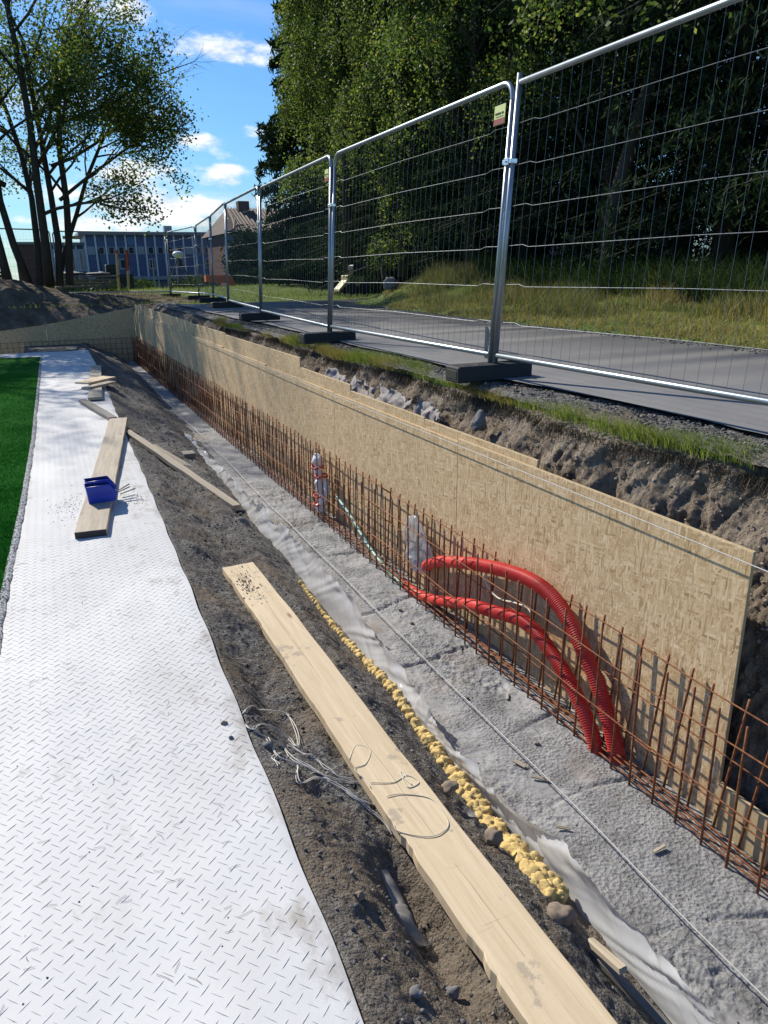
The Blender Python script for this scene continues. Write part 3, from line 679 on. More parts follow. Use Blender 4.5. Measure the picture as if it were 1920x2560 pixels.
def on(x, y, z):                                            # survey: photo point on the level z
    d = fw+rt*((x-CX)/F)-up*((y-CY)/F); return d*(z/d.z)
def soil(x, y): return float(zsoil(np.array(x), np.array(y)))

# ------------------------------------------------------------------ boards
def board(name, p0, p1, wd, th, mat, label, cat='plank', group=None, warp=.0, rag=0, end=None, nx=40, roll=0):
    p0 = Vector(p0); p1 = Vector(p1); d = p1-p0; L_ = d.length; ax = d.normalized(); sx = ax.cross(Vector((0, 0, 1))).normalized(); uz = sx.cross(ax)
    if roll: sx, uz = sx*math.cos(roll)+uz*math.sin(roll), uz*math.cos(roll)-sx*math.sin(roll)
    # local frame: x across, y along, z up
    R = Matrix((sx, ax, uz)).transposed().to_4x4(); R.translation = p0
    ys_ = np.linspace(0, L_, nx); rows = []
    pr = [(-.5, -1), (-.5, -.06), (-.485, 0), (-.2, 0), (.1, 0), (.485, 0), (.5, -.06), (.5, -1)]
    for y in ys_:
        ww = warp*math.sin(y*2.3)*.5; e0 = rag*(max(0, float(fbm(y*9, 0, 0, 3, 3)))*.004+max(0., float(fbm(y*13, 0, 0, 6, 3, .7))+.1)*.030*math.exp(-((y-1.25)/.28)**2)) if rag else 0
        rows.append([(a*wd+(e0 if a < -.3 else 0)+.0015*math.sin(y*11), y, c*th+ww+.002*math.sin(y*7+a*4)) for a, c in pr])
    v = np.array(rows).reshape(-1, 3); n = len(pr); f = []
    for i in range(nx-1):
        for k in range(n): f.append((i*n+k, i*n+(k+1) % n, (i+1)*n+(k+1) % n, (i+1)*n+k))
    f.append(tuple(range(n))[::-1]); f.append(tuple((nx-1)*n+k for k in range(n)))
    o = mesh(name, v, f, M[mat] if isinstance(mat, str) else mat); o.matrix_world = R; tag(o, label, cat, group)
    return o
board('plank', (1.085, .45, -2.018), (1.00, 4.93, -1.985), .225, .048, 'pine_board', 'long pale formwork plank with frayed edge lying on gravel, twine across it', 'plank', None, .012, 1, nx=160)
p = board('plank', (.07, 5.58, -1.795), (.66, 10.16, -1.79), .222, .050, 'weathered_board', 'grey-brown plank on the white sheet carrying the blue bins')
board('timber_batten', (.70, 9.50, -1.83), (1.46, 7.02, -2.20), .085, .045, 'weathered_board', 'slim batten running diagonally from white sheet down to the film', 'batten')
board('plank', (.93, 9.25, -1.99), (1.34, 8.55, -2.22), .14, .03, 'weathered_board', 'short plank on gravel half under the diagonal batten')
board('plank', (.93, 8.85, -2.04), (1.02, 8.40, -2.10), .08, .03, 'gray_board', 'small wedge-shaped board offcut below the diagonal batten')
board('plank', (.30, 12.05, -1.79), (.60, 10.25, -1.79), .11, .045, 'gray_board', 'dark grey board lying askew on the white sheet')
board('plank', (.49, 12.15, -1.79), (.76, 16.5, -1.79), .21, .045, 'weathered_board', 'far plank on the sheet under the crossed boards')
board('plank', (.36, 13.55, -1.735), (.84, 13.95, -1.71), .30, .03, 'pine_board', 'pale board lying crosswise on top of the far plank')
board('plank', (.40, 13.1, -1.76), (.86, 13.62, -1.755), .16, .03, 'weathered_board', 'lower crosswise board poking out under the pale one')
board('wood_block', (1.30, 9.25, -2.13), (1.44, 9.25, -2.13), .20, .10, 'gray_board', 'dark wooden block lying beside the film edge', 'block')
board('wood_stick', (1.47, 1.42, -2.24), (1.50, 1.62, -2.33), .03, .02, 'weathered_board', 'splintered stick standing on soil beside the film', 'stick')
board('wood_stick', (1.56, 1.15, -2.38), (1.50, 1.60, -2.36), .035, .02, 'gray_board', 'weathered brown stick lying along the foot of the film', 'stick')
b = MB(); b.bbox(-.06, .06, -.02, .02, -.01, .02, .004); b.bbox(-.02, .02, -.08, .05, .0, .012, .004)
o = b.build('steel_bracket', M['dark_metal']); o.location = (1.47, 6.98, -2.27); tag(o, 'small black steel bracket under the near end of the batten', 'bracket')
# end grain of bin plank
b = MB(); b.box(-.109, .109, -.004, -.0005, -.049, -.003); b.build('end_grain', M['board_dark_end'], p)

# ------------------------------------------------------------------ blue storage bins
def storage_bin(loc, rz, tilt, label):
    e = empty('storage_bin', loc, label, 'storage bin', 'blue storage bins on the plank'); e.rotation_euler = (tilt, 0, rz)
    # long side along local x, open low front at +x
    L_, W_, H_ = .235, .125, .142; t = .004
    def sec(x, w, z): return x, w, z
    out = []
    # outline corners bottom (smaller) and rim (larger); front rim drops
    B = [(-L_*.45, -W_*.44, 0), (L_*.42, -W_*.44, 0), (L_*.42, W_*.44, 0), (-L_*.45, W_*.44, 0)]
    Mi = [(-L_*.47, -W_*.47, H_*.52), (L_*.50, -W_*.47, H_*.52), (L_*.50, W_*.47, H_*.52), (-L_*.47, W_*.47, H_*.52)]
    T_ = [(-L_*.5, -W_*.5, H_), (L_*.30, -W_*.5, H_), (L_*.30, W_*.5, H_), (-L_*.5, W_*.5, H_)]
    v = B+Mi+T_; f = [(3, 2, 1, 0), (0, 1, 5, 4), (1, 2, 6, 5), (2, 3, 7, 6), (3, 0, 4, 7), (4, 5, 9, 8), (6, 7, 11, 10), (7, 4, 8, 11)]
    inn = [(x*.955, y*.94, z+.005 if i < 4 else z) for i, (x, y, z) in enumerate(v)]
    mesh('body', v, f, M['blue_bin'], e)
    mesh('shaded_inner_wall', inn, [q[::-1] for q in f], M['bin_shaded_inside'], e)  # inner faces of the same bin, coloured darker to look shaded
    b = MB(); r = .0045
    b.tube([T_[0], T_[1], Mi[1], Mi[2], T_[2], T_[3], T_[0]], r, 6); b.tube([Mi[0], Mi[1]], .002, 5)
    b.build('rim', M['blue_bin'], e, True)
    b = MB(); b.box(L_*.05, L_*.055, -W_*.475, -W_*.44, .01, H_*.9); b.box(-L_*.40, L_*.42, -W_*.47, -W_*.45, .022, .026); b.box(L_*.46, L_*.515, -.03, .03, H_*.25, H_*.5); b.build('rib', M['blue_bin'], e)
    return e
storage_bin((.203, 6.345, -1.794), .05, .0, 'blue open-fronted storage bin nearest to the camera on the plank')
storage_bin((.212, 6.515, -1.792), .10, .0, 'blue storage bin tucked behind the nearer one')
for i, (x, y, a) in enumerate([(.37, 6.55, .5), (.39, 6.62, .8), (.40, 6.50, .2)]):
    board('wood_stick', (x-.04, y-.02, -1.79), (x+.09*math.cos(a), y+.09*math.sin(a), -1.765), .012, .008, 'gray_board', ['thin dark stick poking out right of the bins, lowest one', 'thin dark stick poking out right of the bins, farthest one', 'thin dark stick poking out right of the bins, nearest one'][i], 'stick', nx=6)

# ------------------------------------------------------------------ plastic film, foam, insulation edge
ysf = np.arange(.9, 21.5, .014); Kf = 20; V = []
for y in ysf:
    near = np.clip((12.-y)/4., 0, 1); h = (.175+.05*vn(y*1.7, 0, 0, 3)+.09*float(np.clip((y-3.)/1.5, 0, 1)))*(.30+.70*near)
    if 3.15 < y < 3.3: h *= 1.25
    lean = .035*vn(y*.8, 2, 0, 6)-.015+.075*float(np.clip((y-3.2)/1.5, 0, 1))
    base = 1.625+.02*vn(y*1.3, 4, 0, 7)
    for k in range(Kf):
        t = k/(Kf-1); fold = .016*(abs(float(fbm(y*4.5+t*2.2, t*1.5, 0, 33, 3)))-.3)*(.3+t)+.012*abs(math.sin(y*17+t*5))*vn(y*1.6, 1, 0, 2)*t
        rg = lambda a, b_, sd_: 1-2*abs(float(vn(a, b_, 0, sd_)))
        cre = .020*rg(y*1.9+t*1.6, t*.7, 3)+.013*rg(y*4.5-t*2.5, t*.8, 4)+.010*rg(y*10+t*5, t*.5, 9)+.005*rg(y*23-t*7, t, 19)
        x = base+lean*t+cre*(.25+t)-.012
        z = -2.465+h*(1+.16*float(vn(y*6, 3, 0, 12)))*t
        V.append((x, y+.01*vn(y*5, t*3, 0, 8), z))
o = mesh('plastic_film', V, gfaces(len(ysf), Kf), M['film'], smooth=True); tag(o, 'crumpled translucent plastic film standing up along the footing edge', 'film')
parts = []
for y in np.arange(1.86, 5.3, .0135):
    s_ = np.interp(y, [1.86, 2.5, 3.4, 4.5, 5.3], [.041, .034, .026, .019, .013])*RS.uniform(.7, 1.2)
    parts.append((1.553+RS.uniform(-.4, .4)*s_, y, soil(1.55, y)+s_*.55, s_*1.05, s_*.95, s_))
    if y < 2.7: parts.append((1.523+RS.uniform(-.6, .3)*s_, y+RS.uniform(-.02, .02), soil(1.53, y)+s_*.4, s_*.9, s_, s_*.8))
    if y < 2.05: parts.append((1.48+RS.uniform(-.5, .5)*s_, y, soil(1.49, y)+s_*.3, s_*.9, s_, s_*.7))
o = blob('foam_bead', M['foam'], parts, 55, .34, 55, 3); tag(o, 'yellow lumpy expanding foam bead beside the plastic film', 'foam')
# insulation slab edge showing beside the foam
v, f = grid(np.linspace(1.43, 1.53, 10), np.arange(2.4, 5.6, .03), lambda X, Y: np.interp(X, [1.43, 1.53], [-2.352, -2.385])+.012*fbm(X*9, Y*5, 0, 18, 3)+np.where(vn(Y*1.6, 3, 0, 2) > .15, .0, -.03))
tag(mesh('insulation_board', v, f, M['concrete'], smooth=True), 'dirty insulation board edge showing between gravel and foam', 'insulation')
o = blob('foam_bead', M['foam'], [(1.585, 1.12, -2.36, .03, .05, .02), (1.57, 1.07, -2.36, .02, .03, .02)], 57, .5, 42, 3); tag(o, 'small dab of yellow foam near the white cup', 'foam')
b = MB(); b.tube([(0, 0, 0), (0, 0, .05), (0, 0, .052)], [.024, .034, .034], 20); o = b.build('paper_cup', M['pale_cup'], None, True); o.location = (1.60, 1.02, -2.36); o.rotation_euler = (.5, .3, 0); tag(o, 'pale upturned cup at the bottom edge beside the film', 'cup')

# ------------------------------------------------------------------ twine on gravel and plank
tw = [[(520, 1545), (560, 1535), (610, 1540), (635, 1570), (640, 1610), (620, 1590), (575, 1570), (540, 1575), (525, 1560)],
      [(525, 1580), (570, 1590), (610, 1615), (640, 1650), (700, 1675), (750, 1690), (800, 1690), (840, 1720)],
      [(575, 1600), (600, 1640), (640, 1660), (645, 1690), (690, 1680), (760, 1720), (810, 1760), (850, 1800)],
      [(600, 1660), (590, 1640), (620, 1640), (680, 1665), (730, 1700), (780, 1730), (830, 1745)],
      [(620, 1610), (680, 1640), (720, 1670), (770, 1690), (800, 1700)]]
def path3(pp, zf): return [tuple(on(x, y, zf)) for x, y in pp]
b = MB()
for pp in tw:
    P3 = []
    for x, y in pp:
        z = -2.0
        for _ in range(3): q_ = on(x, y, z); z = soil(q_.x, q_.y)+.008
        P3.append((q_.x, q_.y, z))
    c = spline(P3, 60)
    for k in range(2):
        cc = [(a+.008*k+.004*math.sin(i*.5+k), q_+.008*k*math.cos(i*.3), max(z_, soil(a, q_)+.004)) for i, (a, q_, z_) in enumerate(c)]
        b.tube(cc, .0021, 5)
tag(b.build('twine', M['white_twine'], None, True), 'tangled white twine lying on the gravel beside the long plank', 'twine')
b = MB(); zt = -2.006
b.tube(spline(path3([(835, 1720), (870, 1715), (930, 1725), (960, 1760), (968, 1785), (940, 1805), (900, 1805), (860, 1795), (850, 1780)], zt), 70), .0021, 5)
b.tube(spline(path3([(800, 1690), (850, 1690), (880, 1675), (905, 1690), (880, 1700), (865, 1665), (890, 1695), (860, 1670)], zt), 60), .0019, 5)
b.tube(spline(path3([(755, 1640), (770, 1610), (800, 1620), (790, 1650), (765, 1660), (785, 1680), (800, 1700)], zt), 50), .0019, 5)
tag(b.build('twine', M['cream_cable'], None, True), 'loops of thin cord lying on top of the long plank', 'twine')
# clear wrapping scrap
ts = np.linspace(0, 1, 30); c = spline(path3([(828, 1890), (850, 1925), (865, 1965), (900, 1995), (925, 1985), (935, 1975)], -2.10), 30); V = []
for i, (x, y, z) in enumerate(c):
    z = soil(x, y)+.006; w_ = .030*math.sin(PI*min(1, ts[i]*1.1+.08))+.008
    for k in range(9):
        a = PI*k/8; V.append((x-w_*math.cos(a)+.006*vn(i*.9, k*.7, 0, 3), y+.3*w_*math.cos(a), z+w_*.65*math.sin(a)*(1+.5*vn(i*.7, k*.9, 0, 4))))
tag(mesh('plastic_scrap', V, gfaces(30, 9), M['thin_wrap'], smooth=True), 'crumpled clear plastic wrapper scrap lying on the near gravel', 'plastic scrap')

# ------------------------------------------------------------------ loose stones
def stone_cloud(name, pts, sizes, mat, label, seed, kind='stuff', flat=.65):
    rs = np.random.RandomState(seed); n = len(pts)
    ico = np.array([(0, 0, 1), (.9, 0, .3), (.28, .85, .3), (-.72, .5, .35), (-.7, -.55, .3), (.3, -.85, .35), (.6, .5, -.5), (-.3, .75, -.5), (-.85, 0, -.4), (-.25, -.75, -.5), (.7, -.5, -.4), (0, 0, -.9)])
    T = np.array([(0, 1, 2), (0, 2, 3), (0, 3, 4), (0, 4, 5), (0, 5, 1), (1, 6, 2), (2, 6, 7), (2, 7, 3), (3, 7, 8), (3, 8, 4), (4, 8, 9), (4, 9, 5), (5, 9, 10), (5, 10, 1), (1, 10, 6), (11, 7, 6), (11, 8, 7), (11, 9, 8), (11, 10, 9), (11, 6, 10)])
    A = ico[None]*(1+rs.uniform(-.35, .35, (n, 12, 1))); A = A*rs.uniform(.6, 1.2, (n, 1, 3))*np.array([1, 1, flat])
    an = rs.uniform(0, 6.28, n); c_, s_ = np.cos(an)[:, None], np.sin(an)[:, None]
    x = A[..., 0]*c_-A[..., 1]*s_; y = A[..., 0]*s_+A[..., 1]*c_; A = np.stack([x, y, A[..., 2]], -1)*sizes[:, None, None]+pts[:, None, :]
    fc = (T[None]+12*np.arange(n)[:, None, None]).reshape(-1, 3)
    o = mesh(name, A.reshape(-1, 3), fc, mat); tag(o, label, kind=kind); return o
n = 9000; y = .5+RS.uniform(0, 1, n)**1.9*16; x = sheet_edge(y)+.02+RS.uniform(0, .98, n)
cl_ = fbm(x*3, y*2, 0, 44, 3); k = cl_ > -.45+RS.uniform(-.3, .3, n); x, y = x[k], y[k]
sz = (.0025+.0075*RS.uniform(0, 1, len(x))**3.5)*(1+.05*y); pts = np.stack([x, y, zsoil(x, y)+sz*.2], -1)
stone_cloud('loose_gravel', pts, sz, M['stones'], 'loose grey gravel scattered over the soil', 3)
n = 5000; y = .0+RS.uniform(0, 1, n)**1.4*14; x = RS.uniform(3.03, 3.34, n); sz = .005+.010*RS.uniform(0, 1, n)**3
stone_cloud('roadside_gravel', np.stack([x, y, np.full(n, -.855)], -1), sz, M['stones'], 'loose gravel between turf lip and asphalt', 4)
n = 1500; y = .5+RS.uniform(0, 1, n)*8; x = RS.uniform(2.6, 3.0, n)-.02; sz = .004+.014*RS.uniform(0, 1, n)**5
# pebbles around the bins on the white sheet and crumbs on boards / footing
n = 330; a = RS.normal(0, 1, (n, 2)); x = np.where(RS.rand(n) < .6, -.06+a[:, 0]*.07, .47+a[:, 0]*.05); y = 6.45+a[:, 1]*.22; sz = .002+.004*RS.rand(n)**2
k = x < sheet_edge(y)-.01; stone_cloud('grit', np.stack([x, y, zsheet(x, y)+.002], -1)[k], sz[k], M['stones'], 'dark grit scattered on the white sheet around the bins', 5)
n = 140; x = RS.uniform(-.4, .5, n); y = RS.uniform(1.3, 6, n); k = x < sheet_edge(y)-.03; sz = .0012+.0022*RS.rand(n)**2
stone_cloud('grit', np.stack([x, y, zsheet(x, y)+.001], -1)[k], sz[k], M['stones'], 'fine specks of grit lying on the white sheet', 6)
n = 170; x = RS.normal(.975, .035, n); y = RS.normal(4.55, .14, n); stone_cloud('grit', np.stack([x, y, np.full(n, -1.984)], -1), .003+.005*RS.rand(n)**2, M['stones'], 'dark gravel crumbs on the far end of the long plank', 7)
n = 500; x = RS.uniform(1.72, 2.3, n); y = .9+RS.rand(n)**1.6*9; stone_cloud('grit', np.stack([x, y, zslab(x, y)+.001], -1), .002+.004*RS.rand(n)**3, M['stones'], 'small crumbs lying on the concrete footing', 8)
t = NT('clods'); c_ = t.ramp(t.island(), [(0, (.16, .13, .10)), (.6, (.30, .25, .20)), (1, (.42, .36, .30))]); t.bsdf(c_, .95, spec=.1); M['clods'] = t.m
q = BV[(BV[:, 2] > -1.9) & (BV[:, 2] < -.95) & (BV[:, 1] < 12) & (BV[:, 1] > .2)]; pr_ = 1/(1+q[:, 1]**1.3); q = q[RS.choice(len(q), 6000, p=pr_/pr_.sum())]+RS.normal(0, .004, (6000, 3))
stone_cloud('bank_clods', q, .003+.012*RS.rand(len(q))**3, M['clods'], 'crumbly clods stuck in the face of the clay bank', 18, flat=.8)
def rock(x, y, z, s, mat, label, seed, fl=.7, cat='stone'):
    o = blob('stone', M[mat], [(0, 0, 0, s, s*.8, s*fl)], seed, .7, .9/s, 3); o.location = (x, y, z); return tag(o, label, cat)
rock(.46, 2.68, -1.842, .012, 'stone_gray', 'black pebble on the white sheet near its right edge', 1)
rock(.455, 2.80, -1.842, .014, 'stone_brown', 'brown crumbly lump on the white sheet just above the black pebble', 2)
rock(-.44, 3.18, -1.842, .010, 'stone_brown', 'small brown pebble alone on the left part of the sheet', 3)
rock(.86, 1.50, soil(.86, 1.50)+.010, .024, 'stone_gray', 'pale grey stone on the gravel below the clear wrapper', 4)
rock(.70, 1.42, soil(.70, 1.42)+.01, .020, 'stone_gray', 'angular grey stone near the sheet edge low in the photo', 5)
rock(.60, 2.62, soil(.60, 2.62)+.01, .024, 'stone_gray', 'flat grey stone right beside the white sheet edge', 6)
rock(.66, 1.75, soil(.66, 1.75)+.01, .019, 'stone_brown', 'brownish stone half sunk in gravel left of the wrapper', 7)
rock(1.38, 6.62, -2.27, .09, 'stone_gray', 'grey rubble lump just below the end of the batten', 8, .5)
rock(1.42, 2.15, -2.28, .045, 'stone_brown', 'brown clod between the long plank and the foam bead', 9)
rock(1.40, 2.5, -2.27, .05, 'stone_brown', 'larger brown clod beside the middle of foam bead', 10, .5)
rock(1.44, 1.72, -2.30, .05, 'stone_brown', 'dark brown clod at the near end of foam bead', 11)
rock(2.80, 4.65, -1.08, .055, 'stone_gray', 'round grey cobble sticking out of the clay bank', 12, 1.1, 'cobble')
rock(2.79, 4.62, -1.24, .05, 'stone_gray', 'round grey cobble set lower in the clay bank behind the OSB', 13, .9, 'cobble')
for i, (x, y) in enumerate([(2.13, 4.62), (2.12, 4.40), (1.98, 3.35), (2.1, 2.8)]): rock(x, y, float(zslab(np.array(x), np.array(y)))+.008, .014, 'stone_brown', ['small dark clod on the footing, farthest of four', 'dark clod on the footing just nearer than the farthest one', 'dark clod near the string in mid footing', 'small clod lying on the nearer footing by the rebar'][i], 30+i)
def chip(x, y, z, l, w_, rz, label):
    o = board('wood_chip', (x, y, z), (x+l*math.cos(rz), y+l*math.sin(rz), z+.004), w_, .006, 'weathered_board', label, 'wood chip', nx=6)
for i, c_ in enumerate([(1.93, 2.66, .07, .02, 2.0), (1.98, 2.52, .09, .014, 2.4), (2.10, 1.93, .07, .014, .1), (2.2, 3.25, .06, .014, 1), (1.86, 2.2, .06, .012, 2.6)]):
    chip(c_[0], c_[1], float(zslab(np.array(c_[0]), np.array(c_[1])))+.014, *c_[2:], ['broken wood chip on the footing close to the string', 'long pale wood sliver on the footing right below the chip', 'flat light wood chip beside the near rebar row', 'thin wood sliver on the footing beside rebar feet', 'short wood sliver left of the string'][i])
b = MB()
for i in range(150):
    x = RS.uniform(-.45, .5); y = RS.uniform(1.25, 5.5)
    if x > sheet_edge(y)-.05: continue
    a = RS.uniform(0, 6.28); l = RS.uniform(.008, .03); k_ = RS.uniform(-.5, .5)
    P_ = [(x, y), (x+l*math.cos(a), y+l*math.sin(a)), (x+l*math.cos(a)+l*math.cos(a+k_), y+l*math.sin(a)+l*math.sin(a+k_))]
    b.tube([(q[0], q[1], float(zsheet(np.array(q[0]), np.array(q[1])))+.0028) for q in P_], .0006, 4)
tag(b.build('pine_needles', M['ink'], None), 'dry pine needles scattered over the white sheet', kind='stuff')
# torn geotextile behind the OSB
def cloth(P, wd, label, seed, drop=.16):
    c = spline(P, 50); V = []
    for i, (x, y, z) in enumerate(c):
        for k in range(16):
            t = k/15; w_ = wd*(.7+.5*vn(i*.11, 3, 0, seed))
            V.append((x-.05-w_*t*.6-.03*fbm(i*.07, t*1.6, 0, seed, 3), y+.03*fbm(i*.2, t*3, 1, seed+3, 2), z-drop*t*t+.035*fbm(i*.08, t*1.8, 2, seed+6, 3)+.012*(1-2*abs(float(vn(i*.3+t*3, t*2, 0, seed))))))
    tag(mesh('fabric_scrap', V, gfaces(50, 16), M['fabric'], smooth=True), label, 'fabric scrap', 'torn grey fabric scraps hanging in the bank')
cloth([(2.80, 7.75, -1.00), (2.80, 7.4, -1.05), (2.79, 7.15, -1.06)], .12, 'torn grey fabric scrap nearest the tall OSB step', 3)
cloth([(2.80, 7.05, -1.03), (2.79, 6.7, -1.04), (2.79, 6.4, -1.06)], .14, 'middle torn grey fabric scrap draped in the bank', 13)
cloth([(2.80, 6.35, -1.03), (2.80, 6.0, -1.05), (2.79, 5.65, -1.08)], .16, 'crumpled grey fabric scrap draped over a hump', 23)
cloth([(2.81, 5.55, -1.04), (2.81, 5.3, -1.09), (2.80, 5.1, -1.12)], .12, 'small white-grey fabric scrap right of the hump', 33)

# ------------------------------------------------------------------ mesh fence
Ht = 2.0; PT = [(3.27, 1.42, -.70), (3.20, 5.14, -.70), (3.20, 8.98, -.71), (3.40, 13.05, -.66), (3.66, 16.8, -.60), (4.12, 20.7, -.62), (4.42, 24.4, -.66), (4.10, 28.0, -.68), (.45, 28.3, -.60), (-3.1, 27.4, -.55)]
LN = [.131, .131, .115, .10, .08, .06, .05, .04, .04, .04]
FL = ['nearest mesh fence panel running out of the right edge', 'mesh fence panel with the yellow tag, second from the right', 'third mesh fence panel from the right edge', 'fourth mesh fence panel from the right, before the brick house', 'fifth mesh fence panel, narrow in view before the brick house', 'sixth mesh fence panel at the blue building corner', 'seventh mesh fence panel before the blue building', 'mesh fence panel turned across the trench end before the blue building', 'mesh fence panel running behind the big tree trunks']
def fence_panel(A, B, la, lb, label, sharp=False, tagged=False):
    A = Vector(A); B = Vector(B); d = B-A; L_ = d.length; d.normalize()
    e = empty('mesh_fence', tuple(A), label, 'fence panel', 'galvanised mesh fence panels')
    nrm = Vector((d.y, -d.x, 0)).normalized()
    up_ = (Vector((0, 0, 1))+nrm*la/Ht*1.).normalized()
    Rm = Matrix((d, up_.cross(d)*1., up_)).transposed().to_4x4()
    Rm.translation = A; e.matrix_world = Rm
    g = .035; x0, x1 = g, L_-g; rr = .021; c = .13
    b = MB(); n = 10
    def arc(cx_, a0, a1): return [(cx_+c*math.cos(a), 0, Ht-c+c*math.sin(a)) for a in np.linspace(a0, a1, 7)]
    if sharp:
        b.tube([(x0, 0, -.12), (x0, 0, Ht+.03)], rr, 12); b.build('upright', M['galv'], e, True)
        b = MB(); b.tube([(x0+.015, 0, Ht-.03), (x1-.02, 0, Ht-.03)], rr*.95, 12); b.build('top_rail', M['galv'], e, True)
        b = MB(); b.tube([(x1, 0, -.12), (x1, 0, Ht+.03)], rr, 12); b.build('upright', M['galv'], e, True)
    else:
        b.tube([(x0, 0, -.12), (x0, 0, Ht-c)], rr, 12); b.build('upright', M['galv'], e, True)
        b = MB(); b.tube(arc(x0+c, PI, PI/2)+[(x0+c+(x1-x0-2*c)*t, 0, Ht) for t in (.25, .5, .75)]+arc(x1-c, PI/2, 0), rr*.99, 12, False); b.build('top_rail', M['galv'], e, True)
        b = MB(); b.tube([(x1, 0, -.12), (x1, 0, Ht-c)], rr, 12); b.build('upright', M['galv'], e, True)
    b = MB(); b.tube([(x0+.01, 0, .045), (x0+.03, 0, .045), (x1-.03, 0, .045), (x1-.01, 0, .045)], [rr*.6, rr*.95, rr*.95, rr*.6], 12); b.build('bottom_rail', M['galv'], e, True)
    b = MB(); k = int((x1-x0)/.1)
    for i in range(1, k):
        x = x0+(x1-x0)*i/k; q = RS.uniform(-.004, .004); q2 = RS.uniform(-.006, .006)*(2 if A.y < 2 else 1)
        b.tube([(x+q, .004, .05), (x+q2, .004, 1.0), (x-q, .004, Ht-.035 if sharp else Ht-.005)], .0013, 4, False)
    for j in range(6):
        z = .30+.28*j
        b.tube([(x0, -.003, z), (x0+.22, -.003, z+.005), (x0+.30, -.003, z-.012), ((x0+x1)/2, -.003, z), (x1-.30, -.003, z-.012), (x1-.22, -.003, z+.006), (x1, -.003, z)], .0020, 4, False)
    b.build('wire_mesh', M['galv_wire'], e)
    if tagged:
        b = MB(); b.box(x0+.075, x0+.225, .008, .012, Ht-.27, Ht-.135); t_ = b.build('tag_plate', M['yellow_sign'], e)
        b = MB(); b.box(x0+.078, x0+.222, .0122, .0145, Ht-.267, Ht-.228); b.build('tag_band', M['maroon'], t_)
        b = MB()
        x = x0+.095
        for w_ in (.009, .009, .009, 0, .010, .007, .007, .009, .009, .009, .007, .010):
            if w_: b.box(x, x+w_*.62, .0122, .0145, Ht-.200, Ht-.186)
            x += .0098
        b.box(x0+.095, x0+.205, .0122, .0145, Ht-.215, Ht-.2125); b.build('tag_lettering', M['ink'], t_)
    return e
for i in range(len(PT)-1):
    la = LN[i]
    fence_panel(PT[i], PT[i+1], la, la, FL[i], sharp=(i == 0), tagged=(i in (1, 2)))
BL = ['black rubber fence foot at the joint of the nearest two panels', 'black rubber fence foot under the second joint from the right', 'black rubber fence foot under the third joint from the right', 'dark fence foot below the joint before the brick house', 'dark fence foot near the blue building corner line', 'small dark fence foot, second last before the fence turns', 'dark fence foot where the fence turns', 'dark fence foot near the big tree', 'dark fence foot at the left end']
for i, (x, y, z) in enumerate(PT[1:]):
    z = z-.02
    e = empty('rubber_block', (x-.03, y, z-.125), BL[i], 'fence foot', 'black rubber feet of the fence'); e.rotation_euler = (0, 0, .04*math.sin(i*3))
    b = MB(); b.bbox(-.34, .34, -.11, .11, .0, .125, .012)
    b.build('block', M['rubber'], e)
    b = MB(); b.bbox(-.343, -.3395, -.08, .08, .03, .095, .001); b.build('end_recess', M['ink'], e)
    b = MB()
    for k in (-2, -1, 1, 2): b.bbox(k*.11-.028, k*.11+.028, -.05, .05, .1245, .127, .001)
    b.build('socket', M['ink'], e)
    if i < 6:
        ll = LN[i+1]; s_ = 1-.28
        b = MB(); X0 = x+ll*.72*.98
        b.bbox(-.028, .028, -.062, .062, -.017, .017, .004); b.bbox(-.034, -.026, -.03, .03, -.024, .024, .002); b.tube([(-.045, .0, 0), (.045, .0, 0)], .008, 8)
        o = b.build('fence_clamp', M['clamp_steel']); o.location = (X0-.0, y, z+.02+1.45); tag(o, ['shiny clamp joining the nearest two fence panels', 'shiny clamp on the second fence joint from the right', 'clamp on the third fence joint from the right', 'clamp on the fence joint before the brick house', 'clamp on the fence joint right of the blue building', 'small clamp on the fence joint before the turn'][i], 'clamp', 'clamps joining the fence panels')
# bracing foot behind first joint
b = MB(); b.add([(3.25, 5.35, -.70), (3.25, 5.35, -.45), (3.62, 5.75, -.82), (3.27, 5.34, -.70), (3.27, 5.34, -.45), (3.64, 5.74, -.82)], [(0, 1, 2), (3, 5, 4), (0, 3, 4, 1), (1, 4, 5, 2), (0, 2, 5, 3)])
tag(b.build('fence_brace', M['galv']), 'small triangular steel brace behind the nearest fence joint', 'brace')

# ------------------------------------------------------------------ grass
def blades(name, P, H, lean, mat, label, seed, wd=.0022, down=False, segs=2, cat=None, kind='stuff', droopx=0.):
    rs = np.random.RandomState(seed); n = len(P); a = rs.uniform(0, 6.283, n); d = np.stack([np.cos(a), np.sin(a), 0*a], -1)
    l = rs.uniform(.2, 1, n)*lean; side = np.stack([-np.sin(a+1), np.cos(a+1), 0*a], -1)*wd
    rows = []
    for k in range(segs+1):
        t = k/segs; h = H*(t if not down else -t)
        off = d*(l*H*t*t)[:, None]+np.array([droopx, 0, 0])*(H*t*t)[:, None]; c = P+off; c[:, 2] += h*(1-.25*l*t)
        w_ = (1-t)*.9+.1; rows.append(c-side*w_); rows.append(c+side*w_)
    V = np.stack(rows, 1); m = 2*(segs+1); q = np.array([[2*k, 2*k+1, 2*k+3, 2*k+2] for k in range(segs)])
    f = (q[None]+m*np.arange(n)[:, None, None]).reshape(-1, 4)
    return tag(mesh(name, V.reshape(-1, 3), f, M[mat]), label, cat, kind=kind)
def lipx(y): return 3.02+.05*np.sin(y*1.3)+.04*np.sin(y*3.1)
n = 36000; y = RS.uniform(.2, 1, n)**1.7*15; k = fbm(y*1.1, 0, 0, 70, 3)+.25*RS.uniform(-1, 1, n) > -.22; y = y[k]
